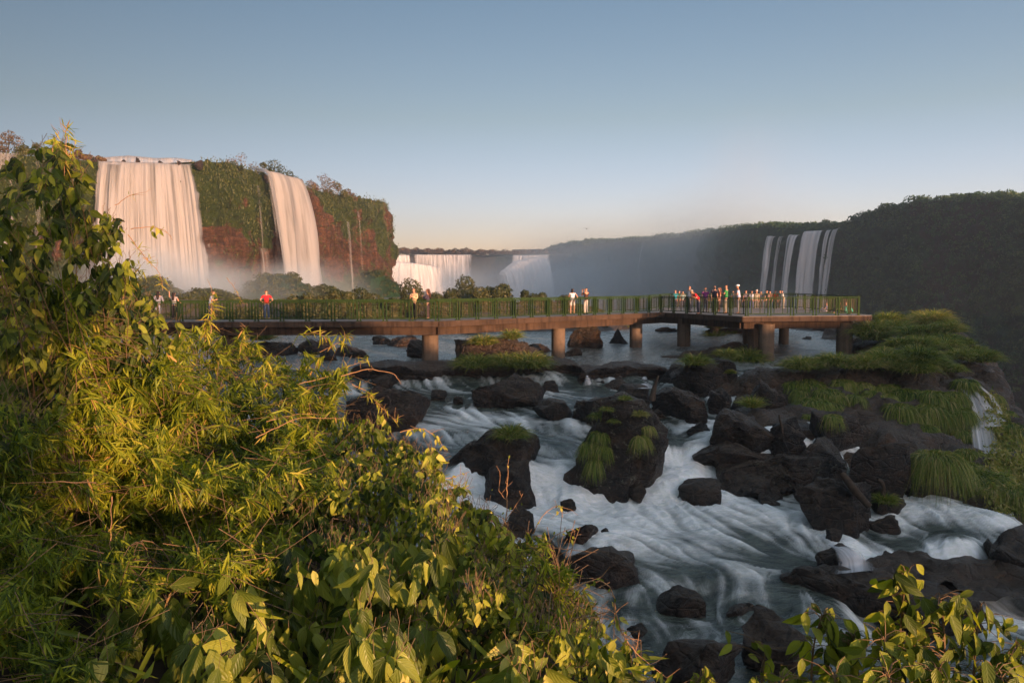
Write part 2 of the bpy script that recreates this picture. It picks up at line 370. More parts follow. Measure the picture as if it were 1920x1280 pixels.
def rock(px0, px1, yt, yb, label, mat='rock', seed=None, flat=0, peak=0, depth=.8, big=None, boxy=.5, name='boulder', group=None, yaw=None, sink=.35):
    seed = seed if seed is not None else int(px0 * 7 + yt)
    pc = (px0 + px1) / 2; b = hitw(pc, yb)
    hw = (px1 - px0) / 2 / F * b[1] * .95; dp = hw * depth
    Yc = b[1] + dp * .75; hw *= Yc / b[1]
    top = PY(pc, yt, Yc)[2]; zb = float(Zw(np.array([b[0]]), np.array([Yc]))[0])
    ht = max(.15, top - zb)
    X = (pc - 960) / F * Yc
    full = ht * (1 + sink)
    q, f = rock_shape(seed, hw, dp, full * .5 + ht * .15, flat, peak, big if big is not None else hw > 1.1, boxy)
    q[:, 2] += top - q[:, 2].max()
    q[:, 0] += X; q[:, 1] += Yc
    c = np.array([X, Yc, zb]); 
    ROCKP.append((X, Yc, hw, dp))
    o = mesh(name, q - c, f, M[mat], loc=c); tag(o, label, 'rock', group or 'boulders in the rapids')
    bvh_add(q, f)
    return o

RK = [
 (450,556,640,668,'low dark boulder under the walkway with a grass tuft on its left',{}),
 (552,628,634,664,'dark boulder under the left span of the walkway',{}),
 (590,632,652,676,'small dark rock at the foot of the boulder under the left span',{}),
 (618,684,643,668,'sharp-edged low rock midstream below the left span',{}),
 (655,690,655,671,'smallest low rock in the stream left of the first pillar',{}),
 (698,742,628,646,'left low rock of three in the pale water under the span',{}),
 (718,786,627,650,'middle rock of the three under the span, broad and brown',dict(mat='rock_brown')),
 (765,812,636,672,'dark rock touching the left side of the first pillar',{}),
 (812,1035,632,690,'broad brown rock shelf right of the first pillar with grass tufts',dict(mat='rock_brown',flat=.4,depth=.35)),
 (935,985,632,662,'narrow rock carrying a spiky grass tuft between the first two pillars',{}),
 (972,1042,643,662,'low rock left of the second pillar with water round it',{}),
 (1062,1146,607,652,'large square boulder under the span right of the second pillar',dict(boxy=1)),
 (1142,1186,614,644,'pointed dark rock beside the third pillar',dict(peak=.6)),
 (1240,1412,638,672,'flat brown rock island under the platform',dict(mat='rock_brown',flat=.35,depth=.5)),
 (1228,1300,612,622,'thin flat rock bar in the far pool under the platform',dict(mat='rock_brown',flat=.3)),
 (1318,1440,612,626,'long low reef in the far pool behind the platform pillars',dict(mat='rock_brown',flat=.3)),
 (1478,1600,602,620,'low grassy reef behind the platform between two pillars',dict(mat='rock_brown',flat=.4)),
 (1506,1524,630,636,'tiny rock showing above the pale pool under the platform',{}),
 (1238,1298,680,718,'rounded mossy stone at the right end of the ledge',{}),
 (652,806,722,812,'large sloping boulder at the left edge of the rapids',dict(mat='rock_brown',peak=.3)),
 (802,838,730,750,'small black rock alone in the foam above the rapids',{}),
 (862,1018,700,768,'dark boulder topped by wide grass tufts in the middle pool',{}),
 (998,1082,746,788,'low rounded boulder right of the grass-topped one',{}),
 (1072,1108,750,766,'small rock peeping out between two larger boulders',{}),
 (822,1022,800,876,'long black boulder lying across the rapids with one grass tuft',dict(depth=.5,flat=.6)),
 (902,1008,862,952,'round wet boulder with water pouring over both sides',dict(depth=.9)),
 (1078,1215,734,800,'sloping lichen-specked rock behind the big central boulder',dict(mat='rock_lichen')),
 (1052,1292,736,930,'biggest central boulder, pyramid-shaped with hanging grass and lichen',dict(mat='rock_lichen',peak=.42,boxy=.8,seed=4242,depth=.65)),
 (1156,1226,720,768,'squat boulder behind the lichen rock at mid river',{}),
 (1218,1350,724,792,'broad angular boulder with a pale scar right of the tilted stump',dict(boxy=1)),
 (1222,1258,766,784,'little stone wedged beneath the broad angular boulder',{}),
 (1262,1402,672,742,'dark boulder below the platform crowned by three grass tufts',{}),
 (1330,1384,724,776,'wet rock with a thin trickle beside the angular boulder',{}),
 (1392,1492,706,776,'black boulder left of the grassy bank in the side stream',{}),
 (1430,1520,684,716,'dark stone shelf at the outflow near the double pillar',dict(flat=.5)),
 (1334,1456,766,836,'angular boulder with a rusty patch beside the bright grass tuft',dict(seed=91)),
 (1438,1528,780,880,'tall pointed boulder next to the upright dead stick',dict(peak=.45,seed=77)),
 (1500,1618,822,906,'rounded boulder with white lichen on its right shoulder',dict(mat='rock_lichen')),
 (1296,1448,828,894,'black block of rock with an overhanging left edge',dict(boxy=1,depth=.6)),
 (1350,1562,850,926,'long slab with a yellow lichen crust on top',dict(mat='rock_lichen',flat=.55,depth=.5)),
 (1262,1356,896,946,'low wet rock at the foot of the biggest boulder',{}),
 (1345,1475,878,934,'low ridge of rock under the black block',{}),
 (1500,1665,896,1000,'large dark boulder beneath the fallen log',dict(seed=303,depth=.7)),
 (1605,1662,900,942,'dark stone between the log and the snag',{}),
 (1640,1716,918,968,'boulder right of the snag at the edge of the foam',{}),
 (1650,1700,964,1002,'jagged black stone with grass beside it in the right rapids',dict(boxy=1)),
 (1596,1722,820,934,'heap of dark rock at the foot of the grassy bank',dict(seed=55)),
 (1700,1800,850,930,'shadowed rock under the bank beside the drooping grass',dict(seed=56)),
 (1860,1990,990,1072,'black boulder at the right edge of the frame',dict(boxy=.8)),
 (1058,1122,978,1020,'small brown boulder behind the bush at the left shore',dict(mat='rock_brown')),
 (1066,1228,1014,1094,'furrowed brown boulder at the left shore of the lower rapids',dict(mat='rock_brown',seed=610,flat=.7)),
 (1000,1072,1006,1072,'dark boulder half hidden by the twigs at the left shore',{}),
 (930,1000,950,1010,'boulder behind the leafless twigs below the round wet one',{}),
 (1215,1345,1098,1160,'submerged hump of rock with water sliding over it',dict(sink=.8,seed=12)),
 (1368,1435,1132,1152,'thin edge of a drowned rock left of the lowest boulders',{}),
 (1545,1640,1026,1082,'black rock under the thin curtain of water at lower right',dict(flat=.6)),
 (1470,1770,1062,1166,'wide smooth slab at lower right, cracked in the middle',dict(flat=.5,depth=.5,seed=818)),
 (1690,1862,1092,1190,'dark boulder right of the wide smooth slab',dict(seed=819)),
 (1398,1560,1146,1260,'brown boulder above the right-hand leafy vine',dict(mat='rock_brown')),
 (1240,1432,1188,1330,'brown mossy boulder at the bottom of the river',dict(mat='rock_brown')),
]
def ledge(px0, px1, Yf, zt, zb, dep, label, mat, seed):
    # broken shelf of basalt: flat tread, undercut face
    n = 150; x0 = (px0 - 960) / F * Yf; x1 = (px1 - 960) / F * Yf; u = np.linspace(0, 1, n); X = x0 + (x1 - x0) * u
    endt = np.sqrt(np.clip(1 - np.abs(2 * u - 1) ** 10, 0, 1))
    e1 = fbm(X * .9, X * 0, o=4, s=seed) * .55 + np.round(fbm(X * .5, X * 0 + 3, o=2, s=seed + 1) * 4) * .16
    prof = [(1.0, -1.0), (1.0, -.1), (.97, .0), (.7, .03), (.4, .02), (.15, .0), (.03, -.02), (0, -.08), (.02, -.2), (.10, -.32), (.04, -.42), (.12, -.6), (.06, -.75), (.0, -.9), (-.03, -1.2)]
    t0 = np.linspace(0, len(prof) - 1, 58); pr_ = np.array(prof); ya = np.interp(t0, range(len(prof)), pr_[:, 0]); za = np.interp(t0, range(len(prof)), pr_[:, 1])
    Xg = X[:, None] + 0 * ya[None]; H = zt - zb
    Yg = Yf + e1[:, None] * (1 - ya[None] * .6) + ya[None] * dep * (.35 + .65 * endt[:, None]); Zg = zt + za[None] * H * np.maximum(endt[:, None], .25) - (1 - endt[:, None]) * H * .5
    n1 = fbm(Xg * 1.1, Yg * 1.1, Zg * 2.4, 5, seed + 2); r1 = 1 - 2 * np.abs(fbm(Xg * 1.6, Yg * 1.6, Zg * 2.6, 4, seed + 3))
    Yg = Yg - (r1 * .14 + n1 * .22) * (za[None] < -.01); Zg = Zg + (n1 * .22 + fbm(Xg * .35, Yg * .5, o=2, s=seed + 5) * .25 + r1 * .05)
    V = np.stack([Xg, Yg, Zg], -1).reshape(-1, 3); Fa = grid_faces(n, 58); c = V.mean(0)
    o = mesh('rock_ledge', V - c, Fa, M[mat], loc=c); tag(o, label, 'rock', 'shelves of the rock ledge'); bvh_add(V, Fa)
ledge(655, 905, 39.9, -4.42, -5.6, 2.6, 'long dark rock ledge under the first pillar', 'rock', 31)
ledge(850, 1098, 40.2, -4.5, -5.55, 3.2, 'brown middle part of the rock ledge under the second pillar', 'rock_brown', 32)
ledge(1086, 1268, 39.4, -4.58, -5.5, 2.4, 'flat-topped right part of the rock ledge with trickles over its edge', 'rock_brown', 33)
for a, b, c, d, l, k in RK: rock(a, b, c, d, l, **k)
for i, (a, b, c, d) in enumerate([(1290,1330,770,796),(1450,1500,905,925),(1180,1215,905,938),(1475,1520,870,900),(1050,1080,935,958)]):
    rock(a, b, c, d, ['small stone under the overhang of the angular boulder','thin wet stone in front of the lichen slab','stone tucked against the front of the biggest boulder','dark stone in the gap below the pointed boulder','dark wet stone in the foam left of the biggest boulder'][i], seed=900 + i)

for a, b, c, d, l in [
 (1528,1622,768,842,'angular stone under the left corner of the grassy bank'),(1185,1222,776,800,'small stone squeezed behind the peak of the biggest boulder'),(1268,1310,742,768,'stone leaning on the back of the broad angular boulder'),
 (760,800,690,716,'brown knob of rock at the left part of the ledge'),(1010,1062,712,740,'brown step of rock below the middle of the ledge'),(1130,1180,706,730,'dark step of rock under the right part of the ledge'),
 (846,868,742,756,'pebble-sized stone beside the small black rock above the rapids'),(1120,1152,990,1008,'flat stone awash right of the small brown boulder'),(1420,1470,925,948,'stone at the tip of the low ridge in the lower pool'),
 (1716,1752,905,932,'stone between the snag boulder and the drooping grass'),(1560,1596,992,1016,'wet stone at the lip of the greenish chute'),(1820,1872,1150,1190,'stone washed by the white chute at lower right'),
 (1180,1228,1172,1200,'brown stone in the shallows at the bottom of the river'),(690,742,700,728,'rounded stone at the left end of the ledge above the sloping boulder'),(1052,1092,652,668,'brown stone by the foot of the second pillar'),
 (1368,1420,740,768,'dark stone between the grassy boulder and the side stream'),(1290,1335,790,812,'stone in the white water below the angular boulder')]:
    rock(a, b, c, d, l, seed=int(a * 3 + c))
# ---------------------------------------------------------------- river surface, foam drawn out along the current
def build_river():
    ys = [13.5]
    while ys[-1] < 200: ys.append(ys[-1] * (1.0031 if ys[-1] < 45 else 1.012))
    ys = np.array(ys); nu = 620
    T = np.linspace(-.80, .88, nu)
    Y = np.repeat(ys[None], nu, 0); X = T[:, None] * np.maximum(Y, 0) 
    Z = Zw(X, Y)
    e = .25
    gx = (Zw(X + e, Y) - Zw(X - e, Y)) / (2 * e); gy = (Zw(X, Y + e) - Zw(X, Y - e)) / (2 * e)
    slope = np.sqrt(gx ** 2 + gy ** 2)
    # current field on a regular raster
    def flow(x, y, gx, gy):
        fx = .55 - gx * 5; fy = -.45 - gy * 5
        for (rx, ry, a, b) in ROCKP:
            dx = x - rx; dy = y - ry; q = (dx / (a + .2)) ** 2 + (dy / (b + .2)) ** 2
            w = np.exp(-q * .8) * 2.2; fx = fx + w * dx / (a + .2); fy = fy + w * dy / (b + .2)
        w1 = fbm(x * .22, y * .22, o=2, s=31); fx = fx + w1 * .45; fy = fy + fbm(x * .22, y * .22, o=2, s=41) * .35
        n = np.sqrt(fx * fx + fy * fy) + 1e-6
        return fx / n, fy / n
    xr = np.arange(-40, 45, .4); yr = np.arange(8, 75, .4)
    XR, YR = np.meshgrid(xr, yr, indexing='ij'); ZR = Zw(XR, YR); g0, g1 = np.gradient(ZR, .4)
    FX, FY = flow(XR, YR, g0, g1)
    def samp(x, y):
        u = np.clip((x + 40) / .4, 0, len(xr) - 1.01); v = np.clip((y - 8) / .4, 0, len(yr) - 1.01)
        i = u.astype(int); j = v.astype(int); a = u - i; b = v - j
        o = []
        for G in (FX, FY): o.append(G[i, j] * (1 - a) * (1 - b) + G[i + 1, j] * a * (1 - b) + G[i, j + 1] * (1 - a) * b + G[i + 1, j + 1] * a * b)
        return o
    acc = 0; accl = 0
    for sgn in (1, -1):
        x = X.copy(); y = Y.copy()
        for k in range(13):
            w = 1.
            acc = acc + vn(x * 4.2, y * 4.2, s=3) * .6 + vn(x * 9, y * 9, s=5) * .55
            accl = accl + vn(x * 1.0, y * 1.0, s=9)
            fx, fy = samp(x, y); st = .095 * sgn; x = x + fx * st; y = y + fy * st
    acc = acc / 26; accl = accl / 26
    acc = acc / (acc.std() + 1e-6); accl = accl / (accl.std() + 1e-6)
    # how white each place is: steep water, plus the white pools below each drop
    B = np.full_like(X, -.98)
    B += np.clip(slope - .2, 0, .7) * 1.9
    for (px, py, r, a) in [(860,775,2.2,.7),(950,790,2.4,.8),(1040,800,2,.5),(800,800,1.5,.5),(1060,925,1.5,1.3),(900,935,1.7,1.2),(1000,960,2.2,1.2),(1120,950,1.8,1.1),(1240,960,2.0,.8),
                           (1250,1000,2.5,.8),(1400,985,2.8,.75),(1500,965,1.5,.4),(1290,890,1.3,1.4),(1310,920,1.2,1.1),(1330,800,1.2,1.1),(1250,800,.8,.7),(1430,790,1.6,1.0),(1470,800,1.2,.8),(1400,745,1,.9),(1640,915,1.1,1.1),
                           (1740,945,1.6,1.2),(1850,965,1.6,.9),(1660,1040,1.0,.7),(1700,1085,1.3,1.3),(1790,1100,1.5,1.4),(1880,1150,1.6,1.6),(1540,1000,1.5,.7),
                           (1430,1090,1.0,.5),(1215,1080,.9,.5),(1160,1180,1.1,.4),(1300,1185,.9,.6),(1640,720,.8,.5),(1290,700,1.0,.9),(1450,700,.7,.5),(1200,1105,1.1,-.6),(1330,1140,1.2,-.6),(1450,1045,1.3,-.5),(1300,1055,1.0,-.35),(1510,1075,1.1,-.9),(1760,1000,1.3,-.7),(1180,1060,.8,-.2),(1400,1100,1.0,-.4),(1560,985,.9,-.5),(660,735,1.5,1.0),(1190,730,.8,.3)]:
        c = hitw(px, py); B += a * np.exp(-((X - c[0]) ** 2 + (Y - c[1]) ** 2) / (r * r))
    for (rx, ry, a, b) in ROCKP:      # wash round the stones
        q = ((X - rx) / (a + .15)) ** 2 + ((Y - ry) / (b + .15)) ** 2
        B += np.where(Y < 41, .35, .08) * np.exp(-((np.sqrt(q) - 1.12) / .22) ** 2)
    f = .42 + B * .42 + acc * .15 + accl * .09
    foam = ss(.02, .92, f)
    foam = np.where(Y > 42, foam * .5 + .14, foam)  # far pool whitened evenly in place of the sky's reflection, beyond real foam
    dz = (acc * .024 + accl * .026) * (.5 + 1.1 * foam) + fbm(X * .9, Y * .9, o=3, s=77) * .06 * np.where(Y < 42, 1, .25)
    dz = np.where(Y > 42, dz * .35, dz)
    # water piles up on the flanks of the stones
    V = np.stack([X, Y, Z + dz], -1).reshape(-1, 3); Fa = grid_faces(nu, len(ys))
    c = V[Fa].mean(1); keep = c[:, 0] < lipx(c[:, 1]) - .6
    Fa = Fa[keep]
    used = np.unique(Fa); mp = np.full(len(V), -1); mp[used] = np.arange(len(used))
    o = mesh('river_water', V[used], mp[Fa], M['water'], attrs={'foam': foam.reshape(-1)[used], 'stream': accl.reshape(-1)[used], 'stream2': acc.reshape(-1)[used]})
    tag(o, 'fast river of dark green water and white foam running between the boulders', 'river', kind='structure')
build_river()

# ---------------------------------------------------------------- land under and beside the river
def idw(X, Y, P, pw=2.0, e=.3):
    sh = X.shape; X = X.ravel(); Y = Y.ravel(); out = np.empty(len(X))
    for i in range(0, len(X), 60000):
        d2 = (X[i:i + 60000, None] - P[None, :, 0]) ** 2 + (Y[i:i + 60000, None] - P[None, :, 1]) ** 2
        w = 1 / (d2 + e) ** pw; out[i:i + 60000] = (w @ P[:, 2]) / w.sum(1)
    return out.reshape(sh)
GORGE = -58.
def build_bed():
    xs = np.concatenate([np.arange(-170, -40, 4.), np.arange(-40, 60, .8), np.arange(60, 140, 4.)]); ys = np.concatenate([np.arange(-30, 110, .9), np.arange(110, 300, 4.)])
    X, Y = np.meshgrid(xs, ys, indexing='ij')
    Z = Zw(X, Y) - .45 + fbm(X * .3, Y * .3, o=4, s=15) * .3
    Z = np.where(Y < 10, np.minimum(Z, -8.5), Z)
    d = X - lipx(Y)
    Z = np.where(d > -1.5, Z - (d + 1.5) * 3.0 + fbm(X * .4, Y * .4, o=3, s=5) * 1.2, Z)
    Z = np.maximum(Z, GORGE - 1 + fbm(X * .1, Y * .1, o=3) * 1)
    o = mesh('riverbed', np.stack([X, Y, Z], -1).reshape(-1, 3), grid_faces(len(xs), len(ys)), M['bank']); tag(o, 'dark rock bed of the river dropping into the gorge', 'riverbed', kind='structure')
    s = 900
    o = mesh('gorge_water', [[-s, -300, GORGE], [s, -300, GORGE], [s, 900, GORGE], [-s, 900, GORGE]], np.array([[0, 1, 2, 3]]), M['canyon']); tag(o, 'water at the bottom of the gorge', 'water', kind='structure')
build_bed()
_bk = [(1632,640,52),(1600,614,64),(1650,608,63),(1730,613,58),(1790,630,53),(1838,656,47),(1630,655,48),(1690,648,47),(1660,684,39.5),(1640,676,44.5),(1780,650,44),(1830,690,39.5),(1720,665,42),(1780,675,41),
 (1480,706,36.3),(1540,699,37),(1600,695,37.2),(1660,693,37.2),(1710,688,37.6),(1760,692,37.4),(1800,712,36.2),(1700,700,36.4),(1600,706,36.2),(1540,708,36),
 (1500,775,31.8),(1560,790,31),(1640,812,30.4),(1720,835,30.2),(1780,850,29.4),(1590,745,35),(1680,745,35),(1750,750,34.6),(1530,740,35),
 (1475,795,29.8),(1600,850,30),(1700,880,28.4),(1760,900,27.3),(1830,905,27.2),(1880,930,27),(1840,850,31),(1850,730,37),(1870,800,33),(1905,880,29),(1900,780,35.5)]
BK = np.array([PY(a, b, c) for a, b, c in _bk])
BKL = np.array([[30, 25, -16], [29, 34, -16], [32, 42, -16], [36, 52, -18], [40, 62, -20], [43, 72, -20], [24, 20, -13], [35, 28, -22], [40, 44, -26],
                [10, 28, -8.2], [11, 34, -6.6], [12.5, 40, -5.6], [17, 45, -5.5], [18.5, 49, -5.5], [20, 56, -5.6], [24, 66, -5.8], [30, 72, -6.0], [12, 25, -8.4], [18, 23, -8.6], [16, 47, -5.5], [20, 51.5, -5.5], [21.6, 50, -5.3], [19.6, 46.5, -5.4], [21, 54, -5.6], [22, 58, -5.6]])
_ed = np.array([PY(*q) for q in [(1650,606,66),(1735,612,58),(1790,630,52),(1838,656,46),(1852,690,41),(1860,715,38.5),(1878,745,36),(1900,800,33),(1918,850,30.5),(1935,900,28)]])
_ot = nrm(np.stack([np.gradient(_ed[:, 1]) * -1, np.gradient(_ed[:, 0])], -1)); _ot = _ot * np.sign(_ot[:, :1])
BKA = np.concatenate([BK, BKL, _ed, _ed + np.concatenate([_ot * 1.5, np.full((len(_ed), 1), -4.)], 1), _ed + np.concatenate([_ot * 3.2, np.full((len(_ed), 1), -10.)], 1)])
def build_bank():
    X, Y = np.meshgrid(np.arange(9, 40, .16), np.arange(19, 74, .2), indexing='ij')
    Z = idw(X, Y, BKA, 2.4, .4)
    n = fbm(X * .55, Y * .55, o=5, s=8); r = 1 - 2 * np.abs(fbm(X * .8, Y * .8, Z * 1.5, 4, s=19))
    V = np.stack([X, Y, Z], -1)
    N = np.cross(np.gradient(V, axis=0), np.gradient(V, axis=1)); N = nrm(N)
    V = V + N * ((n * .55 + r * .42) * np.where(Y > 41, ss(-5.3, -4.3, Z), 1.))[..., None]
    V = V.reshape(-1, 3); Fa = grid_faces(*X.shape)
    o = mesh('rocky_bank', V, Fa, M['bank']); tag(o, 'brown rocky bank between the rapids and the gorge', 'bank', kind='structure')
    bvh_add(V, Fa)
build_bank()
def build_island():
    X, Y = np.meshgrid(np.arange(-62, 16, .7), np.arange(66, 128, .8), indexing='ij')
    n = fbm(X * .09, Y * .09, o=4, s=61); n2 = fbm(X * .5, Y * .5, o=4, s=62)
    edge = ss(0, 8, X + 62) * ss(0, 10, 16 - X) * ss(0, 9, Y - 66) * ss(0, 10, 128 - Y)
    mid = np.exp(-((Y - 92) / 16) ** 2)
    Z = -5.3 + edge * (1.0 + 1.1 * mid + n * 1.6 + n2 * .35)
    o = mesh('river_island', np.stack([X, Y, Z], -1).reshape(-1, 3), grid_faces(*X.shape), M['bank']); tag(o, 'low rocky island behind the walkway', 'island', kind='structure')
    bvh_add(np.stack([X, Y, Z], -1).reshape(-1, 3), grid_faces(*X.shape))
build_island()
# the viewer's own bank and the hillside behind it
def zground(X, Y):
    e = (X - .7) * .817 + (Y - 3.5) * .577
    z = -1.72 - .10 * np.clip(e + 2.6, 0, 3) - 1.15 * np.clip(e - .1, 0, 9) + fbm(X * .5, Y * .5, o=4, s=3) * .12
    z = z + np.clip(-X - 4, 0, 20) * .05
    return np.maximum(z, -11)
def zshade(p): # crest height of an unseen hill, shaped to cut the low sunlight, as felt at the viewer
    return np.interp(p, [-60, .3, .8, 1.1, 5.8, 8, 10, 17, 20.8, 23.5, 33, 36, 43, 60, 90], [-.88, -.92, -1.2, -1.8, -1.7, 1.0, 2.3, 2.3, -.3, -1.0, -1.0, -.5, -.2, -.3, -.6])
def build_ground():
    X, Y = np.meshgrid(np.arange(-45, 20, .35), np.arange(-14, 34, .35), indexing='ij')
    Z = zground(X, Y)
    o = mesh('ground', np.stack([X, Y, Z], -1).reshape(-1, 3), grid_faces(*X.shape), M['soil']); tag(o, 'dark soil of the near bank', 'ground', kind='structure')
    P, S = np.meshgrid(np.arange(-70, 110, .5), np.arange(-95, -11, 1.2), indexing='ij')
    top = zshade(P) - S * math.tan(SEL) * 0
    crest = zshade(P) + 55 * math.tan(SEL)                # crest line stands 55 m towards the sun
    prof = np.exp(-((S + 55) / 16) ** 2)
    Z = -9 + (crest + 9) * prof + fbm(P * .6, S * .2, o=4, s=23) * (.10 + .25 * ss(6, 10, P)) * prof
    XX = PH[0] * P - SUNH[0] * -0 + SUNH[0] * (-S); YY = PH[1] * P + SUNH[1] * (-S)
    o = mesh('hillside', np.stack([XX, YY, Z], -1).reshape(-1, 3), grid_faces(*P.shape), M['soil']); tag(o, 'unseen hillside behind the viewer, crest shaped to cut the low sun', 'hill', kind='structure')
build_ground()

# ---------------------------------------------------------------- cliffs
def path(pts, n):
    P = np.array(pts, float); d = np.concatenate([[0], np.cumsum(np.linalg.norm(np.diff(P[:, :2], axis=0), axis=1))])
    s = np.linspace(0, d[-1], n); Q = np.stack([np.interp(s, d, P[:, k]) for k in range(P.shape[1])], -1)
    return s, Q
def smooth(Q, k=5):
    for _ in range(k): Q[1:-1] = (Q[:-2] + 2 * Q[1:-1] + Q[2:]) / 4
    return Q
def cliff(name, pts, zb, n, nv, mat, seed, amp, greenf, back=60, vsc=1., under=0.):
    s, Q = path(pts, n); Q = smooth(Q, 8)
    T = nrm(np.gradient(Q[:, :2], axis=0)); N = np.stack([T[:, 1], -T[:, 0]], -1)      # outward: right of travel direction
    vb = np.linspace(-1, 0, 10)[:-1]; vd = np.linspace(0, 1, nv) ** 1.0
    rows = []; gr = []
    for v in vb:                                   # plateau
        z = Q[:, 2] + fbm(s * .12, np.full(n, v * 5), o=4, s=seed) * .8 - (-v) * .5 + .3
        rows.append(np.stack([Q[:, 0] + N[:, 0] * v * back * .9, Q[:, 1] + N[:, 1] * v * back * .9, z], -1)); gr.append(np.ones(n))
    S = s[:, None]; Zr = Q[:, 2][:, None] + (zb - Q[:, 2][:, None]) * vd[None]
    ZZ = Zr * vsc
    bul = fbm(S * .07, ZZ * .10, o=4, s=seed + 1) * 1.6 + (1 - 2 * np.abs(fbm(S * .22, ZZ * .10, o=5, s=seed + 2))) * .9
    bul += fbm(S * .9 + 0 * ZZ, ZZ * .5, o=4, s=seed + 3) * .45
    led = np.round(ZZ / 4.2 + fbm(S * .1, ZZ * .1, o=2, s=seed + 4)) ; bul += vn(S * .15 + 0 * led, led * 3.1, s=seed + 5) * .5
    D = amp * bul * ss(-.02, .12, vd)[None] - under * np.sin(vd * PI)[None] + amp * 1.2 * vd[None]
    XX = Q[:, 0][:, None] + N[:, 0][:, None] * D; YY = Q[:, 1][:, None] + N[:, 1][:, None] * D
    g = greenf(s[:, None] + 0 * ZZ, vd[None] + 0 * ZZ)
    for j in range(nv): rows.append(np.stack([XX[:, j], YY[:, j], Zr[:, j] + .3 * fbm(s * .3, np.full(n, j * .3), o=3, s=seed + 6)], -1)); gr.append(g[:, j])
    V = np.stack(rows, 1); G = np.stack(gr, 1)
    o = mesh(name, V.reshape(-1, 3), grid_faces(n, V.shape[1]), M[mat], attrs={'green': G.reshape(-1)})
    return o, s, Q, N, V[:, 9:], G[:, 9:]
def lp(px, py, Y): return list(PY(px, py, Y))
CLP = [lp(-420,270,108), lp(-150,284,112), lp(0,288,115), lp(160,300,117), lp(190,306,118), lp(280,308,120.5), lp(366,311,123), lp(384,303,124), lp(430,305,129), lp(480,324,138), lp(560,345,152), lp(600,360,165), lp(660,370,180), lp(716,378,194), lp(724,384,206), lp(700,390,228), [-60, 262, 17], [-130, 300, 17]]
def fx_of(px_list):
    pass
_s, _Q = path(CLP, 900); _px = _Q[:, 0] / np.maximum(_Q[:, 1], 1) * F + 960
SG = [_s[np.argmin(np.abs(_px[:760] - 386))], _s[np.argmin(np.abs(_px[:760] - 490))]]
def green_left(s, v):
    n = fbm(s * .10, v * 2.0, o=4, s=71); n2 = fbm(s * .5, v * 1.2, o=4, s=72)
    hang = .58 - v * 1.35 + n * 1.15 + n2 * .5 + .75 * np.exp(-((s - SG[0]) / 2.6) ** 2) * (v < .42) + .9 * np.exp(-((s - SG[1]) / 3.2) ** 2) * (v < .55)           # hangs from the lip in long tongues
    base = ss(.5, .9, v) * .55 + n * .8 + n2 * .4
    return np.clip(np.maximum(hang, base - .12) + .22, -.2, 1)
cl, sL, QL, NL, VL, GL = cliff('cliff', CLP, -6, 900, 150, 'cliff_left', 3, 1.7, green_left, back=70, under=1.0)
tag(cl, 'tall red basalt cliff draped in green on the left side of the falls', 'cliff', kind='structure')
CRP = [lp(2500,340,150), lp(2150,372,175), lp(1920,376,205), lp(1860,372,212), lp(1800,374,219), lp(1715,380,232), lp(1690,390,238), lp(1640,396,248), lp(1610,412,256), lp(1570,426,268), lp(1500,430,282), lp(1430,426,298), lp(1340,436,330), lp(1280,444,365), lp(1200,452,415), lp(1110,456,470), lp(1060,460,505), lp(1032,468,540), [0, 640, 22]]
CRP = CRP[::-1]
def green_right(s, v): return np.clip(.55 + fbm(s * .05, v * 3, o=4, s=81) * .5, 0, 1)
def cliff_r():
    return cliff('cliff', CRP, GORGE, 1000, 130, 'cliff_right', 13, 2.6, green_right, back=90)
# outward must face the gorge (-x): the path runs from far to near, gorge on its right hand
cr, sR, QR, NR, VR, GR = cliff_r(); tag(cr, 'long shaded green gorge wall receding on the right', 'cliff', kind='structure')
CCP = [[-190, 440, 16], lp(640,474,440), lp(760,479,445), lp(890,480,450), lp(900,482,462), lp(950,482,470), lp(960,480,462), lp(1030,478,455), lp(1080,476,500)]
cc, sC, QC, NC, VC, GC = cliff('cliff', CCP, GORGE, 400, 80, 'cliff_right', 23, 2.2, lambda s, v: np.clip(.3 + fbm(s * .05, v * 3, o=3, s=91) * .5, 0, 1), back=80)
tag(cc, 'distant dark cliff at the head of the gorge behind the walkway', 'cliff', kind='structure')

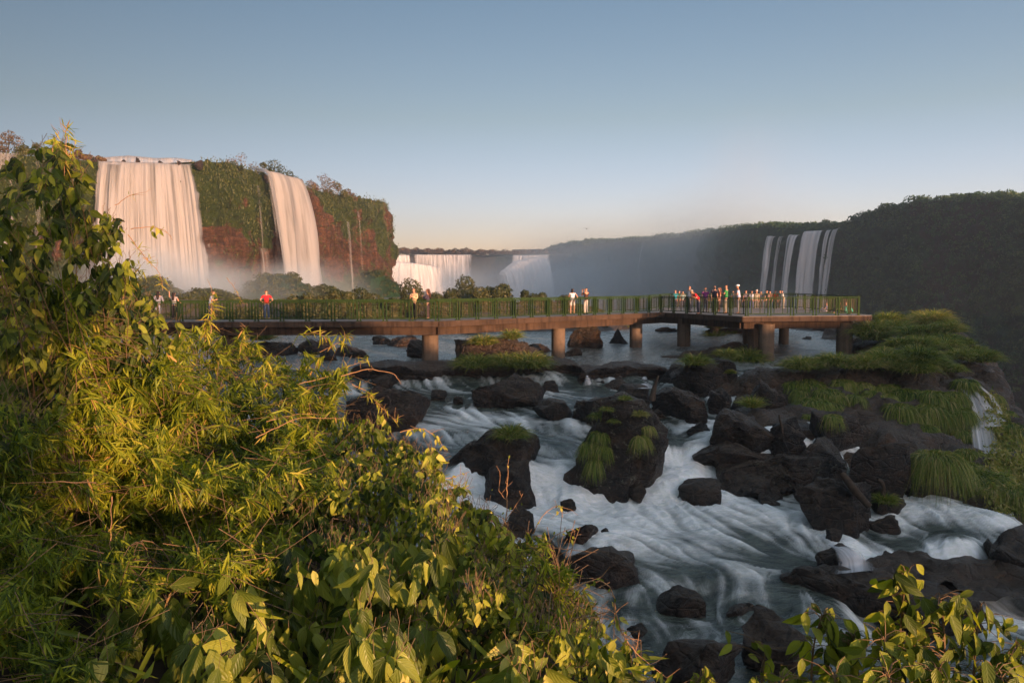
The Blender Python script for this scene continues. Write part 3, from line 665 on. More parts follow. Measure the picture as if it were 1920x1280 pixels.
# ---------------------------------------------------------------- waterfalls
FALLM = ['fall']
def fall(lip, zb, out, label, seed, nu=120, nv=70, dens=.6, edge=.08, rough=1., crest=2.5, spread=0., group=None, dens_v=None, dx=(0, 0)):
    """lip: list of (x,y,z); water leaves the lip, arcs outwards by out metres and drops to zb"""
    s, Q = path(lip, nu); L = s[-1]
    T = nrm(np.gradient(Q[:, :2], axis=0)); N = np.stack([T[:, 1], -T[:, 0]], -1)
    v = np.linspace(-.12, 1, nv); u = s / L
    S = s[:, None]; V_ = v[None]; vd = np.clip(V_, 0, 1)
    H = Q[:, 2][:, None] - zb
    str1 = fbm(S * .35 + 0 * V_, V_ * .5, o=3, s=seed); str2 = fbm(S * 1.6 + 0 * V_, V_ * .9, o=4, s=seed + 1); str3 = fbm(S * 5 + 0 * V_, V_ * 1.1, o=3, s=seed + 2)
    o = out * np.sqrt(vd) * (1 + .25 * str1) + vd * out * .3 + (str1 * .9 + str2 * .38 + str3 * .13) * rough * (.25 + .75 * np.sqrt(vd)) + np.where(V_ < 0, V_ / .12 * crest, 0)
    z = np.where(V_ < 0, Q[:, 2][:, None] + .12 + (-V_) * 1.5, Q[:, 2][:, None] + .12 - H * vd ** 1.35)
    sp = spread * (u[:, None] - .5) * vd
    X = Q[:, 0][:, None] + N[:, 0][:, None] * o + T[:, 0][:, None] * sp + dx[0] * vd; Y = Q[:, 1][:, None] + N[:, 1][:, None] * o + T[:, 1][:, None] * sp + dx[1] * vd
    V = np.stack([X, Y, z], -1)
    rg = min(.12, .75 / L) * (.5 + vd); uu = u[:, None] + 0 * V_; e0 = fbm(vd * 5 + seed, vd * 0, o=4, s=seed + 9) * rg; e1 = fbm(vd * 5 + seed, vd * 0 + 7, o=4, s=seed + 10) * rg
    em = ss(0, edge, uu - np.abs(e0) * 1.5) * ss(0, edge, 1 - uu - np.abs(e1) * 1.5)
    d = dens * em - .55 * (1 - em) + .1 * vd
    if dens_v is not None: d = d + dens_v(u[:, None] + 0 * V_, vd + 0 * u[:, None])
    uv = np.stack([S + 0 * V_ + seed * 13, (H * vd ** 1.2)], -1)
    ob = mesh('waterfall', V.reshape(-1, 3), grid_faces(nu, nv), M[FALLM[0]], attrs={'dens': d.reshape(-1)}, uv=uv.reshape(-1, 2))
    return tag(ob, label, 'waterfall', group or 'waterfalls')
def lipseg(px0, px1, n=14, o=.6):
    """part of the left cliff lip seen between two picture columns"""
    pxs = QL[:, 0] / QL[:, 1] * F + 960
    k = np.where((pxs >= px0) & (pxs <= px1) & (np.arange(len(pxs)) < 760))[0]
    k = k[np.linspace(0, len(k) - 1, n).astype(int)]
    return [tuple(QL[i, :2] + NL[i] * o) + (QL[i, 2] + (o > 1) * .35,) for i in k]
fall(lipseg(188, 378), -6, 4.6, 'widest pink-lit waterfall in the left cliff, nearest the leafy bush', 101, 260, 110, .85, .07, 2.2, spread=4, dens_v=lambda u, v: -.45 * np.exp(-((u - .2) / .06) ** 2) * (v > .05) * (1 - v) - .3 * np.exp(-((u - .92) / .05) ** 2) * (1 - v) + .25 * v)
fall([lp(150,292,124), lp(200,296,126), lp(240,293,127), lp(290,298,128.5), lp(330,297,130), lp(372,303,131)], 15.0, 1.6, 'low upper step of white water along the brink of the widest fall', 131, 160, 20, .6, .06, 1.2, crest=4)
fall(lipseg(446, 548, o=1.6), -6, 3.4, 'pink-lit waterfall curving down the left cliff between two green buttresses', 102, 200, 110, .9, .06, 1.9, spread=4)
fall(lipseg(-60, 60), -6, 3.0, 'waterfall half hidden behind the leaves at the far left edge', 103, 160, 70, .55, .06, 1.2)
fall(lipseg(72, 150), -6, 2.2, 'thin veil of water seen through the leaves left of the widest fall', 104, 120, 70, .1, .1, 1.0)
def strand(px, w, v0, label, seed, dens=.35, out=1.6):
    pxs = QL[:, 0] / QL[:, 1] * F + 960; i = int(np.argmin(np.abs(pxs[:760] - px) )); T = nrm(np.gradient(QL[:, :2], axis=0))[i]
    z = QL[i, 2] + (-6 - QL[i, 2]) * v0; b = QL[i, :2] + NL[i] * out
    fall([tuple(b - T * w / 2) + (z,), tuple(b + T * w / 2) + (z,)], -6, .8, label, seed, 40, 60, dens, .25, .3, crest=.6)
for a in [(380, 2.6, .42, 'slim white trickles just right of the widest fall', 111, .3), (468, 2.0, .12, 'slim trickle down the green wall left of the curving fall', 112, .12), (474, 5.5, .55, 'broken white trickles under the green tongue left of the curving fall', 113, .25),
          (628, 2.6, .25, 'first faint thread of water right of the curving fall', 114, .3), (648, 2.0, .15, 'second faint thread of water on the end buttress', 115, .22), (672, 3.2, .3, 'brightest thread of water near the end of the left cliff', 116, .5)]: strand(*a, out=3.2 if a[0] > 600 else 2.0)
fall([lp(700,462,236), lp(712,470,226)], -20, 4, 'small sunlit fall slanting out behind the end of the left cliff', 117, 60, 60, .9, .12, .6, spread=4)
FALLM[0] = 'fall_far'
fall([lp(690,488,330), lp(730,491,326), lp(775,494,326), lp(815,500,330), lp(850,512,336)], -40, 6, 'bright surging fall in front of the distant curtain', 118, 160, 70, .75, .35, 2.2)
fall([lp(712,478,432), lp(745,479,436), lp(772,479,438)], -58, 4, 'pale left wing of the distant curtain of falls', 119, 80, 60, .75, .1, 1.8)
fall([lp(768,478,438), lp(810,478,440), lp(840,478,442), lp(893,478,445)], -58, 5, 'distant wide curtain of falls behind the two strollers', 120, 220, 70, .6, .12, 3.4)
fall([lp(958,479,452), lp(985,479,450), lp(1034,478,446)], -10, 3, 'foaming lip above the slanting distant fall', 121, 80, 40, .8, .08, 1.5)
fall([lp(918,540,400), lp(945,510,405), lp(968,492,412), lp(1000,484,425), lp(1034,480,440)], -58, 8, 'large slanting white fall left of the shaded gorge wall', 122, 180, 70, .9, .22, 3.4)
fall([lp(938,500,462), lp(946,498,461)], -58, 3, 'thin fall in the dark recess between the distant curtains', 123, 30, 50, .2, .3, .6)
def rseg(px0, px1, dz=0, out=0, n=8):
    pxs = QR[:, 0] / QR[:, 1] * F + 960; k = np.where((pxs >= px0) & (pxs <= px1))[0]; k = k[np.linspace(0, len(k) - 1, n).astype(int)]
    return [tuple(QR[i, :2] + NR[i] * (1.2 + out)) + (QR[i, 2] - dz,) for i in k]
gr = 'falls on the right gorge wall'
for a, b, dz, den, lab in [(1437,1459,3.2,.7,'leftmost strand of the fall on the right gorge wall'),(1460,1475,3.0,.4,'faint second strand of the fall on the right gorge wall'),(1477,1504,2.2,.8,'third strand, pale and narrow, left of the broad one on the gorge wall'),
                         (1505,1551,1.0,1.05,'broad central strand of the fall on the right gorge wall'),(1550,1564,1.0,.75,'narrow strand right of the broad one on the gorge wall'),(1562,1580,1.0,.7,'rightmost strand of the fall on the right gorge wall')]:
    fall(rseg(a, b, dz), -50, 5.2, lab, int(a), 60, 80, den, .2, .9, group=gr)
for a, b, dz, den, lab in [(1042,1054,4,.1,'hazy thin fall at the far left end of the shaded gorge wall'),(1092,1110,4,.0,'faint veil of water in the haze behind the couple on the walkway'),(1180,1196,2,.0,'faint veil left of the slanting thread on the gorge wall'),(1206,1216,2,.25,'slanting thread of water in the haze at the middle of the gorge wall')]:
    fall(rseg(a, b, dz), -50, 4.5, lab, int(a), 40, 60, den, .3, .7, group=gr)
# ---------------------------------------------------------------- walkway
WD = 2.0; RH = 1.08
def xz(px, Y, z): return np.array([(px - 960) / F * Y, Y, z])
A = [xz(-120, 44.5, -2.44), xz(200, 43.5, -2.42), xz(820, 42.0, -2.29), xz(1240, 55, -2.40), xz(1400, 46.3, -2.25), xz(1612, 46.8, -2.21), xz(1494, 57.5, -2.24), xz(1256, 61, -2.32)]
def off(i, j):
    d = A[j] - A[i]; n = nrm(np.array([-d[1], d[0], 0])); return n * WD
B0 = A[0] + off(0, 1); B1 = A[1] + off(0, 1) * .5 + off(1, 2) * .5; B2 = A[2] + (off(1, 2) + off(2, 3)) * .52; B3 = A[3] + off(2, 3)
W = empty('walkway', (A[2][0], A[2][1], -4.7), label='long raised concrete viewing walkway with green railings and round pillars above the river', cat='walkway')
W0 = np.array(W.location)
def slab(mb, poly, th, inset=0.):
    P = np.array(poly); c = P.mean(0)
    n = len(P); T = P.copy(); Bt = P.copy(); Bt[:, 2] -= th
    mb.V.append(np.concatenate([T, Bt])); k = mb.n
    mb.F += [np.array([[k + i for i in range(n)]]), np.array([[k + n + i for i in range(n)][::-1]])]
    mb.F.append(np.array([[k + i, k + n + i, k + n + (i + 1) % n, k + (i + 1) % n] for i in range(n)])); mb.n += 2 * n
def part(mb, name, mat, parent=W, origin=W0, smooth=False):
    mb.V = [v - origin for v in mb.V]; return mb.build(name, mat, parent, smooth)
lift = np.array([0, 0, 0.])
def ext(p, q, e): return p + nrm(p - q) * e
def secpoly(a, b, c, d, e=.28):
    """a->b near edge, c->d far edge, widened by e"""
    n = nrm(np.array([-(b - a)[1], (b - a)[0], 0])) * e
    return [a - n, b - n, d + n, c + n]
secs = [(A[0], A[1], B0, B1), (A[1], A[2], B1, B2), (A[2], A[3], B2, B3)]
mb = MB()
e1 = .28
def o2(p, v): return p + np.array(v)
N01 = -nrm(off(0, 1)) * e1; N12 = -nrm(off(1, 2)) * e1; N23 = -nrm(off(2, 3)) * e1
NA = [N01, (N01 + N12) / 2, (N12 + N23) / 2 * 1.03, N23]
near = [A[i] + NA[i] for i in range(4)]; far = [b - n for b, n in zip([B0, B1, B2, B3], NA)]
for i in range(3): slab(mb, [near[i], near[i + 1], far[i + 1], far[i]], .30)
part(mb, 'deck', M['deck'])
mb = MB()   # edge fascia standing 5 mm proud, along both sides
for L_ in (near, far):
    for i in range(3):
        a, b = L_[i] + [0, 0, -.15], L_[i + 1] + [0, 0, -.15]; sg = -1 if L_ is near else 1
        d = nrm(np.array([-(b - a)[1], (b - a)[0], 0])) * .035 * sg
        mb.bar(a + d, b + d, .08, .30)
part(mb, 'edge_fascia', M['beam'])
for i in range(3):
    mb = MB()
    for t in (.24, .76):
        a = near[i] * (1 - t) + far[i] * t; b = near[i + 1] * (1 - t) + far[i + 1] * t
        mb.bar(a + [0, 0, -.53], b + [0, 0, -.53], .34, .455)
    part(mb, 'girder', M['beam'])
pl = [A[3] + [-.25, -.1, 0], A[4] + [-.25, -.32, 0], A[5] + [.55, -.32, 0], A[5] + [.75, .5, 0], A[6] + [.35, .35, 0], A[7] + [-.3, .3, 0], B3 + [-.2, .2, 0]]
# platform outline starts at the walkway joint
pl = [near[3] + [.02, -.02, -.003]] + [A[4] + [-.3, -.30, 0], A[5] + [.45, -.32, 0], A[5] + [.8, .2, .0], A[6] + [.35, .35, 0], A[7] + [-.3, .3, 0], far[3] + [.02, .02, -.003]]
mb = MB(); slab(mb, pl, .32); part(mb, 'platform_deck', M['deck'])
mb = MB(); c = np.mean(pl, 0)
for i in range(len(pl) - 1):
    a, b = pl[i], pl[i + 1]; a = a + [0, 0, -.17]; b = b + [0, 0, -.17]; mb.bar(a, b, .09, .30)
part(mb, 'edge_fascia', M['beam'])
mb = MB()
q = [p + nrm(c - p) * 1.3 + [0, 0, -.55] for p in pl]
for i in range(len(q)): mb.bar(q[i], q[(i + 1) % len(q)], .4, .45)
for t in (.3, .6): mb.bar(q[0] * (1 - t) + q[4] * t, q[2] * (1 - t) + q[3] * t, .35, .44)
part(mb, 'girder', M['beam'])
# pillars
for px, Y, r, ztop in [(806, 43.2, .45, -2.78), (430, 44.2, .45, -2.9), (90, 45, .45, -2.9), (1047, 49.6, .43, -2.85), (1193, 54.2, .43, -2.9), (1283, 54.5, .45, -2.78), (1418, 48.9, .44, -2.72), (1438, 46.9, .46, -2.72), (1405, 57.5, .42, -2.8), (1471, 56.6, .35, -2.75), (1585, 47.5, .46, -2.68), (1340, 68, .35, -3.0), (1395, 69, .35, -3.0)]:
    x = (px - 960) / F * Y; a = np.linspace(0, 2 * PI, 29)[:-1]; zz = np.array([-6.2, -4.9, -4.2, -3.5, ztop])
    V = np.array([[x + r * math.cos(t), Y + r * math.sin(t), z] for z in zz for t in a]) - W0
    n = 28; Fa = np.array([[j * n + i, j * n + (i + 1) % n, (j + 1) * n + (i + 1) % n, (j + 1) * n + i] for j in range(4) for i in range(n)])
    mesh('pillar', V, Fa, M['concrete'], W)
# far lower deck
lowd = [xz(1215, 64, -2.75), xz(1500, 62.5, -2.68), xz(1500, 71, -2.68), xz(1215, 72, -2.75)]
mb = MB(); slab(mb, lowd, .3); part(mb, 'lower_deck', M['deck'])
# railing panels
def panel_mesh(L):
    mb = MB(); h = RH
    mb.box((0, 0, h), (L + .12, .06, .05))                                # handrail
    for s in (-1, 1):
        mb.box((s * (L / 2 - .035), 0, h / 2 - .02), (.06, .06, h - .02)) # post
        mb.box((s * (L / 2 - .035), 0, .012), (.14, .14, .024))
        mb.box((s * (L / 2 - .23), 0, h / 2 + .02), (.035, .035, h - .2))
    mb.box((0, 0, h - .085), (L - .1, .04, .04)); mb.box((0, 0, .13), (L - .1, .045, .045))
    if L > 1.2: mb.box((.12, 0, h / 2 + .02), (.03, .03, h - .2))
    return mb
def wire_mesh(L):
    mb = MB(); h = RH
    for k in range(1, 10): mb.box((0, .012, .13 + (h - .215) * k / 10), (L - .5,   .0045, .0045))
    n = int((L - .5) / .11)
    for k in range(n): mb.box((-(L - .5) / 2 + (k + .5) * (L - .5) / n, 0.012, h / 2 + .02), (  .0045, .0045, h - .22))
    return mb
pr = {}
def rail_run(a, b, pref=1.42, inset=.12):
    a = np.array(a); b = np.array(b); D = b - a; L = np.linalg.norm(D); n = max(1, round(L / pref)); step = L / n
    ang = math.atan2(D[1], D[0]); pit = -math.asin(D[2] / L); u = D / L
    for k in range(n):
        c = a + u * step * (k + .5)
        key = round(step, 2)
        if key not in pr:
            m1 = panel_mesh(step - .10); o1 = m1.build('railing_panel', M['green'], W); m2 = wire_mesh(step - .10); o2_ = m2.build('wire_mesh', M['wire'], o1)
            pr[key] = (o1, o2_)
        else:
            s1, s2 = pr[key]; o1 = s1.copy(); COL.objects.link(o1); o1.parent = W; w = s2.copy(); COL.objects.link(w); w.parent = o1
        o1.location = Vector(c - W0); o1.rotation_euler = (0, pit, ang)
inn = lambda p, v, d=.14: p + nrm(np.asarray(v, float)) * d
rail_run(A[0], A[1]); rail_run(A[1], A[2]); rail_run(A[2], A[3]); 
rail_run(B0, B1, 1.5); rail_run(B1, B2, 1.5); rail_run(B2, B3, 1.5)
rail_run(A[3], A[4], 1.45); rail_run(A[4], A[5], 1.45); rail_run(A[5], A[6], 1.6); rail_run(A[6], A[7], 1.6); rail_run(A[7], B3, 1.6)
def zdeck(px, Y):
    x = (px - 960) / F * Y
    if Y > 62: return -2.72
    if px > 1235: return -2.26 if px > 1330 else -2.32
    return float(np.interp(x, [A[0][0], A[1][0], A[2][0], A[3][0]], [A[0][2], A[1][2], A[2][2], A[3][2]]))

# ---------------------------------------------------------------- people
def skinobj(name, V, E, Rr, mat, parent, sub=2):
    bm = bmesh.new(); sk = bm.verts.layers.skin.verify()
    vs = []
    for v, r in zip(V, Rr):
        q = bm.verts.new(v); q[sk].radius = (r, r) if np.isscalar(r) else r; vs.append(q)
    roots = set(); seen = {}
    for a, b in E: bm.edges.new((vs[a], vs[b]))
    par = list(range(len(V)))
    def fnd(i):
        while par[i] != i: i = par[i]
        return i
    for a, b in E: par[fnd(a)] = fnd(b)
    for i in range(len(V)):
        if fnd(i) not in seen: seen[fnd(i)] = i; vs[i][sk].use_root = True
    me = bpy.data.meshes.new(name); bm.to_mesh(me); bm.free()
    o = bpy.data.objects.new(name, me); COL.objects.link(o); o.parent = parent
    m = o.modifiers.new('skin', 'SKIN'); m.use_smooth_shade = True; m.branch_smoothing = .6
    s = o.modifiers.new('sub', 'SUBSURF'); s.levels = sub; s.render_levels = sub
    me.materials.append(mat); return o
_cm = {}
def cmat(col, rough=.85):
    k = tuple(round(c, 3) for c in col)
    if k not in _cm: _cm[k] = m_plain('cloth', col, rough, .12, 20, .15)
    return _cm[k]
SKIN = m_plain('skin', (.42, .22, .14), .55, .06, 10, .3); EYE = m_plain('eye', (.02, .015, .012), .2, 0, 1)
def person(px, Y, yaw, label, shirt, trous, hair=(.02, .012, .01), h=1.7, lean=0., arms=('down', 'down'), longhair=0, cap=None, sleeves='short', legs='long', group=None, sit=False, bag=None, step=.0):
    x = (px - 960) / F * Y; k = h / 1.75
    root = empty('person', (x, Y, zdeck(px, Y) + .005), yaw, label, 'person', group)
    hz = .93
    sh = {}
    ca, sa = math.cos(lean), math.sin(lean)
    def up(p):  # bend the trunk forwards about the hips
        y, z = p[1], p[2] - hz; return (p[0], y * ca + z * sa, hz + z * ca - y * sa)
    def leg(s):
        if sit: return [(s * .09, 0, .12), (s * .13, .42, .42), (s * .12, .62, .05)]
        f = step * s
        return [(s * .09, 0, .90), (s * .105, .02 + f * .5, .50), (s * .11, -.02 + f, .09)]
    if sit: hz = .14
    dz = hz - .93
    tr = [(0, 0, hz), (0, .0, hz + .16), (0, -.01, hz + .36), (0, -.01, hz + .50)]
    tr = [up(p) for p in tr]; neck = up((0, .0, hz + .58)); jaw = up((0, .045, hz + .655)); skl = up((0, .012, hz + .735)); top = up((0, 0, hz + .79)); nose = up((0, .115, hz + .685))
    def arm(s, mode):
        S = up((s * .185, -.01, hz + .475))
        if mode == 'down': el = up((s * .235, -.03, hz + .2)); wr = up((s * .24, .05, hz - .04))
        elif mode == 'camera': el = up((s * .24, .18, hz + .30)); wr = up((s * .09, .28, hz + .62))
        elif mode == 'rail': el = up((s * .25, .10, hz + .22)); wr = (s * .2, .38, max(1.08, hz + .14)) if not sit else up((s * .2, .3, hz + .2))
        elif mode == 'hip': el = up((s * .36, -.06, hz + .24)); wr = up((s * .19, .04, hz + .08))
        elif mode == 'raise': el = up((s * .33, .05, hz + .50)); wr = up((s * .34, .10, hz + .74))
        elif mode == 'chest': el = up((s * .25, .06, hz + .24)); wr = up((s * .07, .26, hz + .34))
        return S, el, wr
    K = lambda p: tuple(np.array(p) * k)
    V = [K(tr[0]), K(tr[1]), K(tr[2]), K(tr[3]), K(neck), K(jaw), K(skl), K(top), K(nose)]
    Rr = [(.135, .10), (.125, .09), (.15, .10), (.12, .08), .052, .062, (.083, .095), .055, .014]
    E = [(0, 1), (1, 2), (2, 3), (3, 4), (4, 5), (5, 6), (6, 7), (5, 8)]
    hands = []
    for s, m in ((-1, arms[0]), (1, arms[1])):
        S, el, wr = arm(s, m); n = len(V); V += [K(S), K(el), K(wr)]; Rr += [.055, .042, .030]; E += [(3, n), (n, n + 1), (n + 1, n + 2)]
        d = nrm(np.array(wr) - np.array(el)); n2 = len(V); pm = np.array(wr) + d * .07; V.append(K(pm)); Rr.append((.036, .02)); E.append((n + 2, n2)); hands.append((np.array(wr), d, s))
    for s in (-1, 1):
        L_ = leg(s); n = len(V); V += [K(q) for q in L_]; Rr += [.085, .058, .042]; E += [(0, n), (n, n + 1), (n + 1, n + 2)]
        an = np.array(L_[2]); V.append(K(an + [0, .15 if not sit else .12, -.05])); Rr.append(.036); E.append((n + 2, n + 3))
    # fingers: short chains rooted in the palm
    for w, d, s in hands:
        sd = nrm(np.cross(d, [0, 1, .2])); dn = nrm(np.cross(sd, d)) * -1
        for j in range(4):
            b = w + d * .075 + sd * (j - 1.5) * .019; ln = (.062, .072, .066, .05)[j]; n = len(V)
            V += [K(b), K(b + d * ln * .5 + dn * .006), K(b + d * ln * .85 + dn * .026)]; Rr += [.0095, .0088, .0075]; E += [(n, n + 1), (n + 1, n + 2)]
        b = w + d * .03 - sd * .03 * s; n = len(V); V += [K(b), K(b - sd * .03 * s + d * .03), K(b - sd * .035 * s + d * .055 + dn * .012)]; Rr += [.0105, .0095, .008]; E += [(n, n + 1), (n + 1, n + 2)]
    Rr = [tuple(np.array(r) * k) if not np.isscalar(r) else r * k for r in Rr]
    skinobj('body', V, E, Rr, SKIN, root, 2)
    # clothing
    V = [K(up((0, 0, hz - .03))), K(tr[1]), K(tr[2]), K(tr[3]), K(up((0, 0, hz + .535)))]; Rr = [(.165, .125), (.15, .112), (.175, .12), (.145, .10), .072]; E = [(0, 1), (1, 2), (2, 3), (3, 4)]
    for s, m in ((-1, arms[0]), (1, arms[1])):
        S, el, wr = arm(s, m); n = len(V); S = np.array(S); el = np.array(el); wr = np.array(wr)
        V.append(K(S)); Rr.append(.072); E.append((3, n))
        if sleeves == 'none': V.append(K(S * .8 + el * .2)); Rr.append(.06); E.append((n, n + 1))
        elif sleeves == 'short': V.append(K(S * .35 + el * .65)); Rr.append(.064); E.append((n, n + 1))
        else: V += [K(el), K(wr - nrm(wr - el) * .01)]; Rr += [.058, .044]; E += [(n, n + 1), (n + 1, n + 2)]
    Rr = [tuple(np.array(r) * k) if not np.isscalar(r) else r * k for r in Rr]
    skinobj('shirt', V, E, Rr, cmat(shirt), root, 2)
    V = [K(up((0, 0, hz + .04))), K((0, 0, hz - .03))]; Rr = [(.155, .12), (.165, .125)]; E = [(0, 1)]
    for s in (-1, 1):
        L_ = [np.array(q) for q in leg(s)]; n = len(V)
        if legs == 'long': V += [K(L_[0]), K(L_[1]), K(L_[2] + [0, 0, .0])]; Rr += [.105, .08, .065]; E += [(1, n), (n, n + 1), (n + 1, n + 2)]
        else: V += [K(L_[0]), K(L_[0] * .15 + L_[1] * .85)]; Rr += [.108, .095]; E += [(1, n), (n, n + 1)]
    Rr = [tuple(np.array(r) * k) if not np.isscalar(r) else r * k for r in Rr]
    skinobj('trousers' if legs == 'long' else 'shorts', V, E, Rr, cmat(trous), root, 2)
    V = []; Rr = []; E = []
    for s in (-1, 1):
        an = np.array(leg(s)[2]); n = len(V); V += [K(an + [0, -.03, -.035]), K(an + [0, .07, -.045]), K(an + [0, .16, -.055])]; Rr += [.045 * k, .045 * k, .034 * k]; E += [(n, n + 1), (n + 1, n + 2)]
    skinobj('shoes', V, E, Rr, cmat((.03, .03, .035)), root, 1)
    # hair / cap
    hb = up((0, -.03, hz + .74)); ht_ = up((0, -.02, hz + .80)); V = [K(ht_), K(hb)]; Rr = [.078 * k, .098 * k]; E = [(0, 1)]
    if longhair:
        b = 1
        for j, (dy, dzz, rr) in enumerate([(-.085, .62, .085), (-.12, .50, .09), (-.13, .36, .075), (-.13, .28, .04)][:longhair + 1]):
            V.append(K(up((0, dy, hz + dzz)))); Rr.append(rr * k); E.append((b, len(V) - 1)); b = len(V) - 1
    skinobj('hair', V, E, Rr, cmat(hair, .5), root, 2)
    mb = MB()
    for s in (-1, 1):
        p, f = ICO2; c_ = np.array(up((s * .034, .098, hz + .718))); mb.V.append((p * .013 + c_) * k); mb.F.append(f + mb.n); mb.n += len(p)
    mb.build('eyes', EYE, root, True)
    mb = MB()
    for s in (-1, 1):
        p, f = ICO2; c_ = np.array(up((s * .088, .0, hz + .70))); mb.V.append((p * np.array([.014, .022, .034]) + c_) * k); mb.F.append(f + mb.n); mb.n += len(p)
    mb.build('ears', SKIN, root, True)
    if cap:
        p, f = ICO4; c_ = np.array(up((0, -.01, hz + .765))); q = p * np.array([.105, .115, .085]); q[:, 2] = np.maximum(q[:, 2], -.01)
        br = np.array([[s * w, y, z] for (y, w, z) in ((.06, .09, 0), (.15, .075, -.015), (.19, .04, -.025)) for s in (-1, 1)]); 
        mb = MB(); mb.V.append((q + c_) * k); mb.F.append(f); mb.n = len(q)
        B2_ = np.concatenate([br, br + [0, 0, -.008]]); mb.add((B2_ + c_) * k, [[0, 1, 3, 2], [2, 3, 5, 4], [6, 8, 9, 7], [8, 10, 11, 9], [0, 2, 8, 6], [2, 4, 10, 8], [1, 7, 9, 3], [3, 9, 11, 5], [4, 5, 11, 10]])
        mb.build('cap', cmat(cap), root, True)
    if bag:
        mb = MB(); mb.box((0, -.2 * k, (hz + .32) * k), (.28 * k, .14 * k, .36 * k)); o = mb.build('backpack', cmat(bag), root); bv = o.modifiers.new('b', 'BEVEL'); bv.width = .04; bv.segments = 3
    return root
# yaw 0 looks away from the viewer
J = R
person(297, 44.5, J(12), 'long-haired woman in a pale jacket leaning on the railing, leftmost of all', (.20, .20, .24), (.28, .28, .34), h=1.66, longhair=3, sleeves='long', arms=('rail', 'rail'), lean=.10)
person(327, 44.8, J(-4), 'long-haired woman in a white top raising one hand at the railing', (.30, .28, .29), (.02, .02, .025), h=1.58, longhair=3, arms=('raise', 'rail'), sleeves='none')
person(394, 44.6, J(-75), 'person in a light blue shirt bending over, turned to the right', (.36, .44, .62), (.04, .05, .09), h=1.66, lean=.28, arms=('chest', 'chest'), hair=(.12, .045, .025))
person(500, 44.4, J(25), 'person in a red top and jeans with a hand on the hip', (.55, .02, .03), (.07, .10, .16), h=1.66, arms=('hip', 'hip'), hair=(.08, .04, .025))
person(777, 43.2, J(150), 'man in a tan jacket and dark trousers looking down at his hands', (.62, .42, .24), (.03, .025, .025), h=1.74, sleeves='long', arms=('chest', 'chest'), lean=.06)
person(802, 43.4, J(80), 'dark-clad woman with long curly brown hair beside the man in the tan jacket', (.05, .04, .06), (.05, .035, .04), h=1.7, longhair=3, hair=(.06, .025, .015), sleeves='long', arms=('chest', 'chest'))
person(1073, 50.5, J(-10), 'woman in a white top and shorts with a hand on her hip', (.80, .76, .74), (.62, .55, .48), h=1.66, longhair=1, arms=('chest', 'hip'), sleeves='none', legs='short')
person(1099, 51.0, J(35), 'person in a dark brown shirt raising a camera, right of the woman in white', (.06, .03, .022), (.62, .56, .48), h=1.7, arms=('camera', 'camera'))
person(1292, 52.5, J(-60), 'man in a grey-white shirt standing at the left end of the platform crowd', (.42, .43, .46), (.10, .10, .12), h=1.78, arms=('rail', 'down'))
person(1310, 50.2, J(100), 'person in a bright red shirt and cap bent over the railing', (.78, .02, .03), (.08, .08, .1), h=1.72, lean=.75, arms=('rail', 'rail'), cap=(.30, .27, .22))
person(1322, 53.5, J(-20), 'person in a purple shirt behind the bent red one', (.20, .04, .16), (.05, .05, .07), h=1.66)
person(1339, 51.0, J(200), 'person in a black shirt left of the one in green', (.025, .022, .035), (.05, .05, .06), h=1.74)
person(1348, 52.5, J(90), 'person in a rust-coloured top squeezed behind the black shirt', (.32, .09, .06), (.1, .06, .05), h=1.62, longhair=2, hair=(.12, .05, .03))
person(1361, 49.6, J(60), 'tallest man, in a green shirt, arms folded on the platform', (.04, .20, .06), (.22, .19, .15), h=1.82, arms=('chest', 'chest'))
person(1385, 49.4, J(70), 'man in a light blue shirt and white cap facing left', (.42, .46, .62), (.25, .24, .24), h=1.80, arms=('chest', 'rail'), cap=(.85, .85, .85), lean=.12)
gf = 'distant visitors on the lower deck'
for px, Y, yaw, lab, sh_, tr_, kw in [
 (1266, 66, 20, 'distant visitor in turquoise, first from the left on the lower deck', (.04, .28, .36), (.05, .05, .08), {}),
 (1273, 67.5, -30, 'distant visitor in dark green between turquoise and grey', (.05, .16, .12), (.05, .05, .06), dict(h=1.62)),
 (1280, 66.5, 0, 'distant visitor in grey-green, third from the left on the lower deck', (.22, .30, .28), (.06, .06, .08), dict(h=1.6)),
 (1374, 66, 40, 'small distant visitor in slate grey between the green and blue shirts', (.16, .20, .28), (.05, .05, .07), dict(h=1.64)),
 (1398, 64.8, 10, 'distant visitor in dark stripes right of the man with the white cap', (.14, .12, .16), (.05, .05, .07), {}),
 (1409, 65.5, 160, 'distant visitor in white and blue left of the hat wearer', (.55, .58, .68), (.06, .08, .16), dict(h=1.64)),
 (1418, 64.2, 0, 'distant visitor in a beige top and pale hat', (.42, .36, .28), (.12, .11, .1), dict(cap=(.6, .56, .5))),
 (1426, 66.5, -20, 'distant visitor in navy right of the hat wearer', (.05, .06, .12), (.05, .05, .07), dict(h=1.6)),
 (1437, 65, 30, 'distant visitor in black with a pack, left of the brown one', (.04, .035, .045), (.05, .05, .06), dict(bag=(.2, .12, .1))),
 (1443, 66, -10, 'distant visitor in brown beside the black pack', (.16, .09, .07), (.06, .05, .06), dict(h=1.62)),
 (1453, 65, 0, 'distant visitor in a bright red top', (.62, .05, .04), (.06, .05, .08), dict(h=1.68)),
 (1462, 64.6, 60, 'dark-haired visitor with a black and white top, second from the right', (.30, .32, .34), (.05, .05, .06), {}),
 (1469, 64.2, 70, 'rightmost distant visitor, in a white shirt, leaning left', (.82, .78, .74), (.3, .26, .24), dict(lean=.2))]:
    kw.setdefault('h', 1.7); person(px, Y, J(yaw), lab, sh_, tr_, group=gf, **kw)
